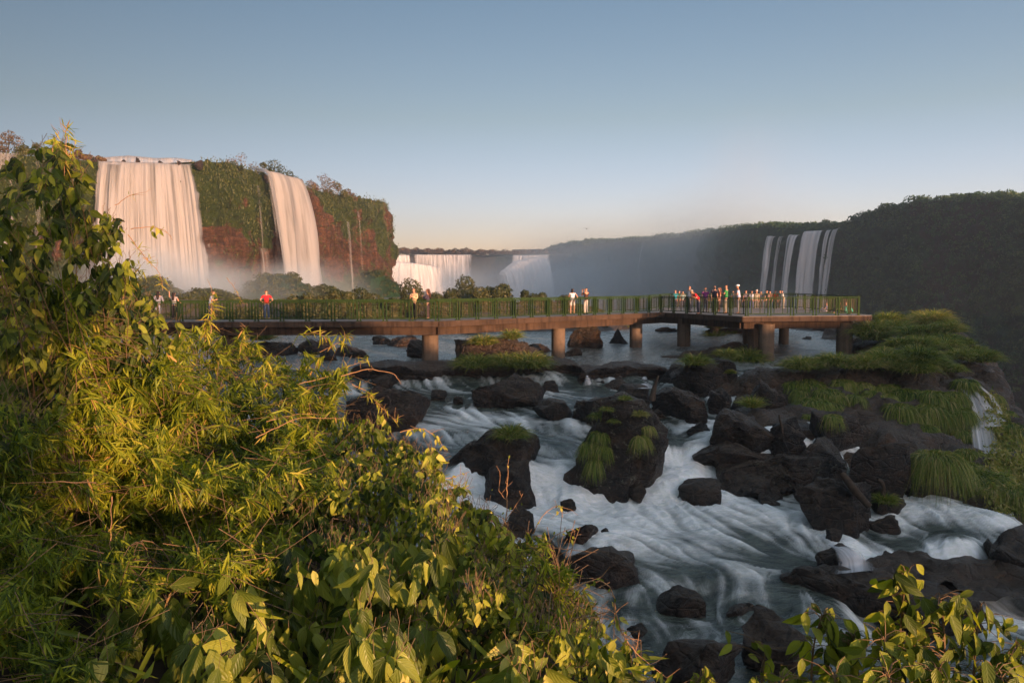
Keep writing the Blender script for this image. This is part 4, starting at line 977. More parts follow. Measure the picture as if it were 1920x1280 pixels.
person(1576, 50.5, J(100), 'child with brown hair sitting low by the end railing', (.30, .14, .09), (.12, .10, .1), h=1.3, sit=True, hair=(.14, .06, .03), arms=('rail', 'rail'))
person(1586, 50.2, J(-70), 'child in turquoise sitting by the end railing', (.05, .48, .36), (.05, .42, .32), h=1.35, sit=True, arms=('rail', 'rail'))
person(1550, 52.0, J(60), 'small child in navy and white sitting on the platform floor', (.10, .12, .22), (.3, .3, .34), h=1.15, sit=True, arms=('rail', 'down'))
# ---------------------------------------------------------------- grass tussocks
BVH = BVHTree.FromPolygons([tuple(v) for v in np.concatenate(BVH_V).tolist()], [tuple(f) for f in BVH_F])
def cast(px, py):
    d = ray(px, py); h = BVH.ray_cast(Vector((0, 0, 0)), Vector(d).normalized(), 400)
    return None if h[0] is None else (np.array(h[0]), np.array(h[1]))
def blades(n, rad, ln, seed, droop=1., w=.014, squash=.6, dirb=(0, 0, 0), hang=0):
    g = np.random.default_rng(seed); seg = 5
    a = g.uniform(0, 2 * PI, n); r = rad * .75 * np.sqrt(g.uniform(0, 1, n)); b = np.stack([r * np.cos(a), r * np.sin(a) * .85, -.05 + 0 * r], -1)
    b[:, 2] += rad * .75 * np.sqrt(np.clip(1 - (r / rad) ** 2, 0, 1)) * (1 if hang < .8 else .3)
    el = g.uniform(.5 if hang < .8 else .3, 1.5, n) * (1 - .34 * r / rad); el = np.clip(el, .15, 1.45)
    az = a + g.normal(0, .8, n)
    d = np.stack([np.cos(az) * np.cos(el), np.sin(az) * np.cos(el), np.sin(el)], -1) + np.array(dirb)
    d = nrm(d); L = ln * g.uniform(.4, 1.2, n); t = np.linspace(0, 1, seg)
    P = b[:, None] + d[:, None] * (L[:, None] * t)[..., None]; P[..., 2] -= (L[:, None] * droop * .75 * t ** 2.2) * (1 + hang)
    sd = nrm(np.cross(d, [0, 0, 1.]) + g.normal(0, .35, (n, 3))); ww = w * (1 - t ** 1.6 * .9)
    V = np.stack([P - sd[:, None] * ww[None, :, None], P + sd[:, None] * ww[None, :, None]], 2)  # n,seg,2,3
    V = V.reshape(n, -1, 3); f = np.array([[2 * i, 2 * i + 1, 2 * i + 3, 2 * i + 2] for i in range(seg - 1)])
    Fa = (f[None] + (np.arange(n) * seg * 2)[:, None, None]).reshape(-1, 4)
    rr = np.repeat(np.clip(g.beta(2, 2.8, n) + (g.uniform(0, 1, n) > .86) * .45, 0, 1), seg * 2)
    return V.reshape(-1, 3), Fa, rr
# little fall off the grassy bank
def bankfall(pts, w, label, seed):
    t = np.linspace(0, 1, 50); k = np.linspace(0, 1, len(pts)); pp = np.array(pts, float)
    qx = np.interp(t, k, pp[:, 0]); qy = np.interp(t, k, pp[:, 1]); qd = np.interp(t, k, pp[:, 2]); D = []
    for a_, b_, c_ in zip(qx, qy, qd):
        h = cast(a_, b_); D.append(h[0][1] if h is not None and h[0][1] < c_ + 9 else np.nan)
    D = np.array(D); ok = ~np.isnan(D); D = np.interp(t, t[ok], D[ok]) if ok.sum() > 3 else qd
    D = np.minimum.accumulate(D)
    for _ in range(12): D[1:-1] = (D[:-2] + D[1:-1] * 2 + D[2:]) / 4
    Q = PY(qx, qy, D - .22)
    Q = smooth(Q, 20); Wd = np.interp(t, [0, .3, 1], [w * .5, w, w * 2.2])
    u = np.linspace(-.5, .5, 26); V = Q[:, None] + (u[None, :, None] * Wd[:, None, None]) * np.array([1, .25, 0]); V = V + (fbm(u[None] * Wd[:, None] * 5, t[:, None] * 2, o=3, s=seed) * .10)[..., None] * np.array([.1, -1, .3])
    d = .75 - 2.2 * np.abs(u[None]) ** 2 * 2 + 0 * t[:, None]
    uv = np.stack([u[None] * Wd[:, None] * 4 + seed, t[:, None] * 4 + 0 * u[None]], -1)
    o = mesh('waterfall', V.reshape(-1, 3), grid_faces(50, 26), M['fall_far'], attrs={'dens': d.reshape(-1)}, uv=uv.reshape(-1, 2)); tag(o, label, 'waterfall', 'small falls on the grassy bank')
bankfall([(1805,728,37.3),(1818,735,36.6),(1832,765,34.8),(1840,800,33),(1848,850,31)], .75, 'left ribbon of the small fall sliding down the mossy bank edge', 201)
bankfall([(1818,726,37.6),(1838,740,36.8),(1852,768,35),(1858,800,33.6)], .6, 'middle ribbon of the small fall on the mossy bank edge', 202)
bankfall([(1836,724,38.2),(1858,742,37),(1870,765,36),(1878,790,35)], .35, 'thin right ribbon of the small fall on the mossy bank edge', 203)
# water over the lower-right rock, cascade tongues
bankfall([(1560,1020,20.9),(1585,1030,20.4),(1600,1050,20.05),(1602,1072,19.9)], .75, 'thin curtain of water sliding over the black rock at lower right', 204)
bankfall([(1208,706,38.6),(1210,712,38.3),(1211,728,38.1)], .5, 'trickle falling over the right part of the rock ledge', 205)
bankfall([(1100,704,38.4),(1102,710,38.0),(1104,722,37.9)], .3, 'tiny trickle at the joint of the rock ledge', 206)
NT_ = [0]
def tussock(px, py, rpx, label, hpx=None, group='grass tussocks on the rocks', hang=0, n=None, dirb=(0, 0, 0), at=None, seed=None, tone=0.):
    h = cast(px, py) if at is None else (np.array(at), None)
    if h is None: print('no hit', px, py); return
    c = h[0]; r = rpx / F * c[1]; ln = (hpx or rpx * 1.1) / F * c[1]
    NT_[0] += 1
    V, Fa, rr = blades(n or int(420 + 900 * min(1.4, r)), r, ln, seed or NT_[0] + 500, .62 if hang < .8 else 1., max(.009, min(.02, c[1] * .00042)), dirb=dirb, hang=hang)
    o = mesh('grass_tussock', V, Fa, M['grass'], attrs={'rnd': np.clip(rr + tone, 0, 1)}, loc=c)
    return tag(o, label, 'grass', group)
TS = [(490,646,20,'grass tuft on the boulder under the left span',22,0),(850,652,26,'left grass tuft on the brown shelf right of the first pillar',24,0),(906,655,22,'right grass tuft on the brown shelf behind the ledge',20,0),(888,634,26,'small tuft high on the shelf just beneath the span',14,0),
 (959,640,12,'spiky tuft standing alone in the water between two pillars',22,0),(1085,622,20,'scrubby grass on the left of the large square boulder',18,0),(1120,618,18,'scrubby grass on the right of the large square boulder',14,0),
 (1338,650,18,'upright dark tussock on the flat island under the platform',26,0),(1366,640,14,'small tuft right of the dark tussock on the flat island',16,0),(1340,622,14,'tuft farther back on the low reef',12,0),
 (890,702,30,'round green tussock, left one on the ledge rock',32,.3),(948,700,34,'wide green tussock in the middle of the ledge rock',26,.3),(990,706,38,'wide green tussock at the right end of the ledge rock',34,.4),
 (957,832,30,'tussock on the long black boulder in the rapids',30,.2),
 (1305,692,20,'pale tussock, left of the three below the platform',26,.2),(1360,676,20,'small bright tussock, middle of the three below the platform',16,0),(1400,694,34,'biggest round tussock of the three below the platform',32,.4),
 (1410,768,14,'bright upright tuft by the side stream',24,-.4),(1660,948,18,'tuft at the foot of the snag',22,0),
 (1172,752,10,'tiny tuft on top of the biggest boulder',10,0),
 (1368,702,9,'tiny bright plant on the dark boulder below the platform',8,0)]
for i, (a, b, r, l, h, hg) in enumerate(TS): tussock(a, b, r, l, h * 1.45, hang=hg * .5, tone=.16 if 'bright' in l else .07)
# grass hanging from the biggest boulder
for (a, b, r, l, h, hg) in [(1140,772,12,'topmost grass tuft on the left shoulder of the biggest boulder',15,.3),(1122,786,15,'grass tuft below the topmost one on the left shoulder of the biggest boulder',18,.5),(1100,800,15,'outermost left tuft of the green mane on the biggest boulder',22,.9),
                        (1124,812,16,'tuft in the upper middle of the green mane on the biggest boulder',24,1.0),(1106,832,14,'tuft in the lower left of the green mane on the biggest boulder',26,1.1),(1130,838,13,'tuft on the right side of the green mane on the biggest boulder',24,1.0),(1116,862,11,'lowest tuft hanging from the green mane on the biggest boulder',24,1.3),
                        (1152,792,9,'small tuft between the mane and the peak of the biggest boulder',12,.4),(1200,782,12,'upright tuft high on the right side of the biggest boulder',18,.2),(1214,800,11,'tuft on the right edge of the biggest boulder',16,.8),(1202,818,12,'dry grass below the right tufts of the biggest boulder',22,1.1)]:
    tussock(a, b, r, l, h, hang=hg, n=620, dirb=(0, -.4 * hg, -.2 * hg), tone=(.02 if a < 1190 else .22) + .1 * (hg < .4))
# the grassy bank
g0 = np.random.default_rng(21)
bank_pts = [(1636,646,20),(1646,622,20),(1668,616,20),(1700,616,20),(1728,614,22),(1752,622,24),(1782,632,24),(1640,648,28),(1676,640,24),(1708,640,26),(1742,646,28),(1776,652,26),(1806,650,22),(1824,668,22),(1690,664,30),(1726,670,26),(1768,668,30),(1796,680,26),(1836,694,26),
 (1500,708,26),(1530,704,26),(1562,700,28),(1594,698,28),(1626,696,28),(1658,696,28),(1690,694,28),(1720,690,28),(1750,698,26),(1780,706,26),(1806,712,22),(1515,724,26),(1545,735,24),(1520,760,26),(1552,756,22),(1584,722,22),(1612,726,22),(1648,724,24),(1682,722,22),(1712,716,30),
 (1706,745,28),(1716,778,24),(1748,736,24),(1770,750,20),(1792,742,20),(1798,778,22),(1806,812,20),(1812,850,20),(1662,744,18),
 (1762,862,36),(1800,880,30),(1836,905,46),(1868,920,34),(1900,925,36),(1884,880,24),(1890,840,20),(1900,800,18),(1880,770,16),(1866,742,16),(1650,668,20),(1716,700,24),(1545,612,8),(1490,722,20),(1500,742,22),(1570,740,22),(1602,746,18),(1632,738,20),(1690,762,22),(1742,768,22),(1772,778,20),(1690,792,16),(1738,802,18),(1560,776,16),(1524,780,14)]
rows = {0: 'far row of the grassy bank', 1: 'middle of the grassy bank', 2: 'front edge of the grassy bank', 3: 'face of the grassy bank', 4: 'foot of the grassy bank'}
def where(px, py):
    if py < 635: a = 'far bank crest'
    elif py < 690 and px > 1600: a = 'bank middle'
    elif py < 715: a = 'near bank crest'
    elif py < 800: a = 'front bank face'
    else: a = 'foot of the bank'
    return a
cnt = {}
allw = {}
for p in bank_pts: allw.setdefault(where(p[0], p[1]), []).append(p)
ordn = ['first','second','third','fourth','fifth','sixth','seventh','eighth','ninth','tenth','eleventh','twelfth','thirteenth','fourteenth','fifteenth','sixteenth','seventeenth','eighteenth']
for w, L_ in allw.items():
    L_.sort(); _t = max(1, -(-len(L_) // 3)); _nm = ['left', 'middle', 'right']
    for i, (a, b, r) in enumerate(L_):
        r = r * g0.uniform(.72, 1.12); b = b + g0.uniform(-6, 6) * (625 < b < 800); a = a + g0.uniform(-6, 6)
        tussock(a, b, r * 1.12, f'green tussock, {ordn[i % _t]} from left in the {_nm[min(2, i // _t)]} third of the {w}', r * (g0.uniform(1.25, 1.8) if b < 715 else 1.5), hang=.12 if b < 715 else .9, group='tussocks covering the grassy bank', dirb=(0, 0, 0) if b < 715 else (0, -.5, 0), n=int(700 + 26 * r), tone=g0.uniform(-.06, .22))
# moss sheet beside the small fall
V, Fa, rr = blades(9000, 1., .16, 5, 1.2, .012)
pts = []
for k in range(9000):
    pts.append(None)
def moss():
    g = np.random.default_rng(9); out = []
    for _ in range(2600):
        px = g.uniform(1830, 1930); py = g.uniform(735, 960)
        if px < 1838 + (py - 735) * .10 or (px - 1835) > (py - 690) * .62: continue
        h = cast(px, py)
        if h is not None and h[0][1] < 60: out.append(h[0])
    P = np.array(out); n = len(P); k = 6
    P = np.repeat(P, k, 0) + g.normal(0, .10, (n * k, 3)); L = g.uniform(.12, .3, len(P)); d = nrm(g.normal(0, .5, (len(P), 3)) + [0, -.5, -.6]); s = nrm(np.cross(d, g.normal(size=(len(P), 3)))) * .03
    V = np.stack([P - s, P + s, P + d * L[:, None]], 1).reshape(-1, 3); Fa = np.arange(len(V)).reshape(-1, 3)
    o = mesh('moss', V, Fa, M['grass'], attrs={'rnd': np.repeat(np.clip(g.normal(.75, .15, len(P)), 0, 1), 3)}); tag(o, 'bright green moss sheet on the bank edge beside the small fall', 'moss', kind='stuff')
moss()
# ---------------------------------------------------------------- driftwood
def wood(pts, r, label, name='dead_branch', cat='dead wood'):
    P = np.array([PY(*p) for p in pts]); v, f = tube(P, r, 8); v = v + (fbm(v[:, 0] * 6, v[:, 1] * 6, v[:, 2] * 6, 3)[:, None] * .03)
    c = P[-1]; o = mesh(name, v - c, f, M['wood'], loc=c); tag(o, label, cat, 'dead wood in the rapids')
def yat(px, py):
    h = cast(px, py); return h[0][1] if h is not None else 30
y = yat(1222, 745); wood([(1234,704,y),(1230,716,y),(1226,730,y),(1222,750,y)], [.03, .06, .10, .13], 'tilted broken stump behind the biggest boulder')
y = yat(1465, 812); wood([(1461,777,y),(1462,785,y),(1465,798,y),(1467,812,y)], [.03, .045, .05, .06], 'thin upright dead stick beside the tall pointed boulder')
y = yat(1600, 920); wood([(1578,885,y - .1),(1588,900,y - .2),(1604,920,y - .3),(1630,950,y - .5)], [.08, .11, .12, .09], 'fallen log leaning over the large dark boulder')
y = yat(1655, 935); wood([(1645,898,y),(1653,903,y),(1657,915,y),(1654,930,y),(1658,952,y)], [.06, .08, .07, .08, .09], 'knobbly snag standing at the edge of the right rapids')

# ---------------------------------------------------------------- trees: crowns of many small leaf faces over limbs
def crown_pts(g, lobes, n):
    """points on and just inside a union of lobes; lobes (k,4) x y z r"""
    L = np.array(lobes); w = L[:, 3] ** 2; k = g.choice(len(L), n, p=w / w.sum())
    d = nrm(g.normal(size=(n, 3))); rr = L[k, 3] * (.62 + .42 * g.uniform(0, 1, n) ** .6) * (1 + .18 * vn(d[:, 0] * 3 + k, d[:, 1] * 3, d[:, 2] * 3, 3))
    P = L[k, :3] + d * rr[:, None] * [1, 1, .85]
    ins = np.zeros(n)
    for q in L: ins += np.linalg.norm((P - q[:3]) / [1, 1, .85], axis=1) < q[3] * .6
    m = ins < 1
    return P[m], d[m], k[m]
def leafquads(g, P, d, sz, seed=0):
    n = len(P); nr = nrm(d + g.normal(0, .55, (n, 3))); t = nrm(np.cross(nr, g.normal(size=(n, 3)))); b = np.cross(nr, t); s = sz * g.uniform(.6, 1.4, n)[:, None]
    V = np.stack([P - t * s, P + b * s * .45, P + t * s, P - b * s * .45], 1).reshape(-1, 3)
    return V, np.arange(n * 4).reshape(-1, 4)
def tree(loc, lobes, n, sz, label, seed, leafm='tree_leaf', name='tree', group=None, trunk=None, tone=0, cat='tree', limbs=4, offx=0):
    g = np.random.default_rng(seed); lobes = np.array(lobes, float)
    root = empty(name, loc, 0, label, cat, group)
    P, d, k = crown_pts(g, lobes, n); V, Fa = leafquads(g, P, d, sz)
    rn = np.repeat(np.clip(.45 + .3 * vn(P[:, 0] * .9, P[:, 1] * .9, P[:, 2] * .9, seed) + g.normal(0, .16, len(P)) + tone, 0, 1), 4)
    mesh('crown', V, Fa, M[leafm], root, False, {'rnd': rn})
    H = lobes[:, 2].mean(); tr = trunk or max(.06, H * .04); mb = MB()
    top = np.array([lobes[:, 0].mean(), lobes[:, 1].mean(), H])
    mb.tube([(0, 0, -.4), top * .35 + g.normal(0, .06, 3) * H * .3, top * .8], [tr * 1.25, tr, tr * .6], 7)
    for q in lobes[np.argsort(-lobes[:, 3])][:limbs]:
        a = top * g.uniform(.35, .7); m = (a + q[:3]) / 2 + g.normal(0, .08, 3) * H * .4
        mb.tube([a, m, q[:3], q[:3] + (q[:3] - m) * .5], [tr * .6, tr * .42, tr * .25, tr * .08], 5)
    mb.build('trunk', M['bark'], root, True)
    return root
def bush_lobes(g, w, h, k=6, flat=.8):
    L = []
    for i in range(k):
        x = g.uniform(-.6, .6) * w / 2; z = h * g.uniform(.3, .62) * (1 - .5 * abs(x) / (w / 2)); r = min(w, h) * g.uniform(.26, .42)
        L.append((x, g.uniform(-.3, .3) * w, z, r))
    L.append((0, 0, h - min(w, h) * .4, min(w, h) * .4)); return L
gi = np.random.default_rng(31)
# island bushes: px centre, top, width, Y, tone, label
IB = [(772,521,46,84,.12,'tall dome-shaped bush directly behind the man in the tan jacket'),(740,556,40,82,0,'low bush left of the dome-shaped one'),(873,518,34,96,-.1,'tallest narrow tree of the island, in the middle of the row'),(870,540,80,94,-.05,'wide dark bush under the tallest narrow tree'),
 (902,536,32,90,.25,'brownish round bush right of the tallest island tree'),(843,540,36,92,.05,'rounded bush left of the tallest island tree'),(820,546,30,90,0,'small bush between the strollers and the wide dark bush'),
 (918,537,24,96,-.1,'first of three dark round bushes at the right of the row'),(932,538,26,95,-.12,'second of three dark round bushes at the right of the row'),(949,533,28,96,-.1,'third and highest of three dark round bushes at the right'),
 (984,544,16,98,-.1,'small lone round tree over the rail in the middle of the falls'),(1000,550,26,98,-.05,'low shrub right of the small lone tree'),(1016,548,16,99,-.05,'last small shrub of the island row before the couple'),
 (1060,553,26,99,0,'tip of a bush above the rail left of the couple'),
 (628,542,24,84,-.05,'round bush below the end of the left cliff'),(652,546,26,84,.05,'second round bush below the end of the left cliff'),(683,540,34,88,0,'bush at the foot of the sunlit end buttress'),(706,552,40,84,0,'bush between the end buttress and the bright fall'),
 (600,554,30,82,.05,'low bush just above the rail right of the red-shirted person'),(575,548,26,80,.1,'olive bush above the rail below the curving fall'),(545,552,40,80,.0,'bush at the base of the misty mound'),
 (610,575,60,74,.1,'bush seen through the railing right of the red-shirted person'),(680,575,60,74,.2,'sunlit bush seen through the railing left of the tan jacket'),(470,580,60,74,.15,'bush seen through the railing left of the red-shirted person'),(840,578,60,76,.1,'bush seen through the railing right of the curly-haired woman'),
 (730,580,50,75,.15,'brown-green bush behind the railing between strollers'),(910,578,56,78,.05,'bush seen through the rails above the first ledge tufts'),(420,585,50,75,.1,'bush seen through the rails by the bending person')]
for i, (px, py, w, Y, tone, lab) in enumerate(IB):
    top = PY(px, py, Y); x = top[0]; zb = -4.2; W_ = w / F * Y * 1.05; H = max(1.2, top[2] - zb)
    L = []
    g = np.random.default_rng(300 + i)
    rr = W_ * .5
    nl = max(2, int(H / rr * 1.5))
    for q in range(nl):
        z = H - rr * .78 - q * (H - rr) / nl; L.append((g.normal(0, .1) * W_, g.normal(0, .2) * W_, z, rr * g.uniform(.78, 1.0)))
    for q in range(3): L.append((g.uniform(-.5, .5) * W_, g.normal(0, .2) * W_, H * g.uniform(.25, .6), rr * .6))
    tree((x, Y, zb), L, 2600, .15, lab, 300 + i, 'tree_leaf', 'tree' if H > 2.6 else 'bush', 'round bushes on the river island', trunk=.07, tone=tone, cat='tree' if H > 2.6 else 'bush')
# misty mounds at the foot of the left falls
MND = []
def mound(px0, px1, pt, Y, label, seed, zb=-5.2):
    c = PY((px0 + px1) / 2, pt, Y); hw = (px1 - px0) / 2 / F * Y; H = c[2] - zb
    p, f = ICO5; q = p * [hw, hw * .6, H]; n = fbm(q[:, 0] * .35, q[:, 1] * .35, q[:, 2] * .35, 4, seed); q = q * (1 + .16 * n[:, None]); q = q + p * (1 - 2 * np.abs(fbm(q[:, 0] * 1.3, q[:, 1] * 1.3, q[:, 2] * 1.3, 3, seed)))[:, None] * .22
    MND.append((q + [c[0], Y, zb], p))
    o = mesh('rock_mound', q, f, M['cliff_right'], attrs={'green': np.full(len(p), .62)}, loc=(c[0], Y, zb)); tag(o, label, 'rock', 'mounds at the foot of the left falls')
mound(215, 345, 527, 98, 'smooth dark mound in the mist behind the long-haired women', 51)
mound(330, 460, 547, 96, 'low rounded mound in the mist behind the bending person', 52)
mound(440, 600, 516, 104, 'highest bushy mound in the mist in front of the curving fall', 53)
mound(560, 660, 545, 108, 'low bushy mound under the right side of the curving fall', 54)
mound(640, 765, 512, 176, 'dark rocky spur at the very end of the left cliff', 55, -9)
mound(-60, 200, 545, 100, 'dark mound behind the leafy bush at the far left', 56)

# trees standing on the left cliff
CT = [(8,240,52,122,.35,'brown-leaved tree on the cliff at the far left edge','brown_leaf',7),(60,265,34,122,.1,'thin-crowned small tree left of the widest fall','tree_leaf',4),(36,268,44,120,0,'green bush on the cliff left of the widest fall','tree_leaf',5),(100,272,50,122,0,'bush on the cliff above the veil of water','tree_leaf',5),(140,278,36,122,.2,'brownish bush beside the lip of the widest fall','brown_leaf',4),(178,290,26,122,.1,'low shrub at the left lip of the widest fall','brown_leaf',3),
 (384,297,30,125,-.1,'dark shrub at the right lip of the widest fall','tree_leaf',4),(408,305,28,128,0,'low shrub between the two big falls','brown_leaf',4),(448,284,56,136,.2,'sparse spreading tree standing above the green wall','brown_leaf',7),(432,300,40,131,0,'bush under the sparse spreading tree','tree_leaf',4),
 (512,296,56,146,-.15,'dark dense tree behind the lip of the curving fall','tree_leaf',6),(490,302,30,142,-.1,'dark bush left of the dense tree','tree_leaf',4),(540,318,34,150,0,'bush right of the dense tree above the curving fall','tree_leaf',5),(560,334,24,156,0,'small bush at the right lip of the curving fall','brown_leaf',4),
 (604,322,54,168,.25,'tall brownish tree on the descending clifftop','brown_leaf',7),(580,336,40,164,.1,'brown bush left of the tall brownish tree','brown_leaf',5),(628,338,34,172,.1,'bush right of the tall brownish tree','tree_leaf',5),(650,352,28,180,.2,'small brown tree on the clifftop slope','brown_leaf',5),(672,366,24,188,0,'low bush near the clifftop corner','tree_leaf',3),(692,372,22,194,-.1,'dark bush at the clifftop corner','tree_leaf',3),(708,374,26,196,-.05,'last bush on the overhanging end of the cliff','tree_leaf',4)]
for i, (px, py, w, Y, tone, lab, lm, nl) in enumerate(CT):
    top = PY(px, py, Y); W_ = w / F * Y; zb = float(np.interp(Y, [115, 123, 138, 165, 194], [17.2, 17.0, 16.6, 16.0, 17.0])); zb = min(zb, top[2] - 1.2)
    H = top[2] - zb; g = np.random.default_rng(500 + i); L = []
    for q in range(nl * 2):
        x = g.uniform(-.5, .5) * W_; r = min(W_, H) * g.uniform(.14, .26); L.append((x, g.uniform(-.35, .35) * W_, max(r, (H - r) * g.uniform(.45, 1) * (1 - .35 * abs(x) / (W_ / 2))), r))
    L.append((0, 0, H - min(W_, H) * .2, min(W_, H) * .22))
    tree((top[0], Y + 1, zb), L, 1500 if 'sparse' not in lab else 700, .15, lab, 500 + i, lm, 'tree', 'trees on top of the left cliff', tone=tone)
# a tree added out of view so that its crown dapples the left edge of the near bank
_p = PH * -.8 + SUNH * 9.5
tree((_p[0], _p[1], -1.6), [(PH[0] * a, PH[1] * a, b, r) for a, b, r in ((-2.2, 2.2, 1.5), (-.6, 3.6, 1.3), (.3, 1.9, 1.15), (-1.4, 4.6, 1.1), (1.0, 3.1, .8), (.9, 4.3, .7), (-.2, .9, .9))], 7500, .12, 'added unseen tree beside the viewer that shades the left edge of the bank', 811, 'tree_leaf', 'tree', trunk=.14)
# trees on the right rim seen against the sky
for i, (px, py, w, Y) in enumerate([(1555,409,34,276),(1535,416,24,280),(1588,412,26,266),(1112,444,28,462),(1100,450,16,464),(1195,444,8,420),(1300,434,24,355),(1440,414,40,305),(1410,418,30,312)]):
    top = PY(px, py, Y); W_ = w / F * Y; H = 5.5; g = np.random.default_rng(700 + i); L = []
    for q in range(8):
        x = g.uniform(-.5, .5) * W_; r = min(W_, H) * .25; L.append((x, g.uniform(-.3, .3) * W_, (H - r) * g.uniform(.6, 1), r))
    lab = ['flat-topped pale tree above the fall on the right gorge wall','smaller tree left of the flat-topped pale one','low tree between the pale one and the high right wall','pale round tree alone on the far rim behind the couple','tiny tree at the left foot of the pale round one on the rim','tiny lone tree on the rim above the slanting thread','low tree on the rim left of the crowd','olive tree on the rim at the upper left of the gorge fall','olive tree left of the one above the gorge fall'][i]
    tree((top[0], Y, top[2] - H), L, 900, .34, lab, 700 + i, 'far_leaf', 'tree', 'trees on the far rim', trunk=.2, tone=.25)
# ---------------------------------------------------------------- woods as one mass
def scatter(name, label, P, rad, per, sz, mat, seed, tone=0, flat=.8):
    g = np.random.default_rng(seed); n = len(P); rad = np.broadcast_to(rad, (n,))
    d = nrm(g.normal(size=(n, per, 3))); d[..., 2] = np.abs(d[..., 2]) * .9 - .15
    Q = P[:, None] + d * (rad[:, None] * g.uniform(.7, 1.05, (n, per)))[..., None] * [1, 1, flat]
    V, Fa = leafquads(g, Q.reshape(-1, 3), nrm(d.reshape(-1, 3)), sz)
    rn = np.clip(.42 + tone + g.normal(0, .12, (n, 1)) + g.normal(0, .12, (n, per)), 0, 1).reshape(-1)
    o = mesh(name, V, Fa, M[mat], None, False, {'rnd': np.repeat(rn, 4)}); return tag(o, label, 'vegetation', kind='stuff')
g = np.random.default_rng(77)
# far treeline across the head of the falls
n = 620; px = g.uniform(690, 1040, n); Yf = 470 + g.uniform(0, 60, n); P = PY(px, np.full(n, 470), Yf); P[:, 2] = np.interp(px, [690, 880, 1040], [15.5, 14.5, 13.2]) + g.uniform(-.5, 1.5, n) + (g.uniform(0, 1, n) > .85) * g.uniform(0, 1.5, n)
scatter('far_forest', 'brownish treeline along the horizon above the distant curtain of falls', P, g.uniform(1.2, 2.6, n), 60, .45, 'brown_leaf', 5, -.05)
# rim and slope of the right wall
pxR = QR[:, 0] / np.maximum(1, QR[:, 1]) * F + 960; kk = np.where((QR[:, 1] > 140) & (pxR > 1020) & (pxR < 2400))[0]
n = 1900; i = g.choice(kk, n); bk_ = g.uniform(0, 26, n); P = np.stack([QR[i, 0] - NR[i, 0] * bk_, QR[i, 1] - NR[i, 1] * bk_, QR[i, 2] + g.uniform(-.8, 1.2, n)], -1)
scatter('rim_forest', 'bushy forest edge along the top of the right gorge wall', P, g.uniform(1.2, 2.8, n) * np.interp(P[:, 1], [150, 500], [.9, 1.5]), 70, .42, 'far_leaf', 6, .05)
kk = np.where((pxR > 1560) & (pxR < 2400) & (QR[:, 1] > 140))[0]
n = 5200; i = g.choice(kk, n); j = g.integers(0, VR.shape[1], n); P = VR[i, j] + g.normal(0, .5, (n, 3)); m = (fbm(P[:, 1] * .05, P[:, 2] * .08, o=3, s=4) > -.25) ; P = P[m]
scatter('hanging_forest', 'dark green growth clinging to the shaded right gorge wall', P, g.uniform(.6, 2.0, len(P)), 34, .34, 'far_leaf', 8, -.05, 1.3)
# creepers on the left cliff
pxL = QL[:, 0] / np.maximum(1, QL[:, 1]) * F + 960; kk = np.where((pxL > -80) & (pxL < 740) & (np.arange(len(QL)) < 800))[0]
n = 19000; i = g.choice(kk, n); j = (g.uniform(0, 1, n) ** 1.2 * (VL.shape[1] - 1)).astype(int); P = VL[i, j]; keep = GL[i, j] > .42 + g.uniform(-.12, .2, n)
keep |= g.uniform(0, 1, n) < .14
for a, b in ((196, 368), (488, 565)):
    keep &= ~((pxL[i] > a) & (pxL[i] < b))
P = P[keep] + g.normal(0, .15, (keep.sum(), 3)); 
k = 5; P = np.repeat(P, k, 0) + g.normal(0, .28, (len(P) * k, 3)) * [1, 1, 1.6]
d = nrm(np.array([.5, -.8, 0]) + g.normal(0, .4, (len(P), 3))); t = nrm(np.array([0, 0, -1.]) + g.normal(0, .3, (len(P), 3))); b = np.cross(d, t); s = g.uniform(.10, .27, len(P))[:, None]
V = np.stack([P - t * s, P + b * s * .35, P + t * s, P - b * s * .35], 1).reshape(-1, 3)
rn = np.clip(.5 + .35 * fbm(P[:, 0] * .3 + P[:, 1] * .3, P[:, 2] * .15, o=3, s=9) + g.normal(0, .15, len(P)), 0, 1)
o = mesh('hanging_creepers', V, np.arange(len(V)).reshape(-1, 4), M['creeper'], None, False, {'rnd': np.repeat(rn, 4)}); tag(o, 'green creepers and ferns hanging down the left cliff', 'vegetation', kind='stuff')
# scrub on the misty mounds
PP = np.concatenate([q[g.choice(len(q), 420)] for q, p in MND]); PP = PP[PP[:, 2] > -4]
scatter('mound_scrub', 'rounded scrub growing over the misty mounds', PP, g.uniform(.35, 1.1, len(PP)), 60, .17, 'tree_leaf', 14, -.05)
for i_, (a_, b_, w_) in enumerate([(176,298,12),(232,303,5),(258,301,5),(301,304,5),(338,306,6),(374,306,8),(498,329,6)]):
    p_ = PY(a_, b_, 122 if a_ < 400 else 139); q_, f_ = rock_shape(770 + i_, w_ / F * 122 / 1.7, .8, .8, big=False); o = mesh('boulder', q_, f_, M['rock'], loc=p_ - [0, 0, .45])
    tag(o, ['largest dark stone at the left end of the brink of the widest fall','first small stone on the brink of the widest fall','second small stone on the brink of the widest fall','third small stone on the brink of the widest fall','fourth small stone on the brink of the widest fall','dark stone at the right end of the brink of the widest fall','dark stone at the brink of the curving fall'][i_], 'rock', 'stones on the brink of the left falls')
# low growth on the island
n = 2600; X = g.uniform(-58, 13, n); Y = g.uniform(69, 120, n); P = np.array([BVH.ray_cast(Vector((x, y, 30)), Vector((0, 0, -1)))[0] or (0, 0, -50) for x, y in zip(X, Y)]); P = P[P[:, 2] > -4.6]
scatter('ground_cover', 'low brown-green scrub covering the river island', P, g.uniform(.2, .7, len(P)), 45, .10, 'tree_leaf', 12, .1)
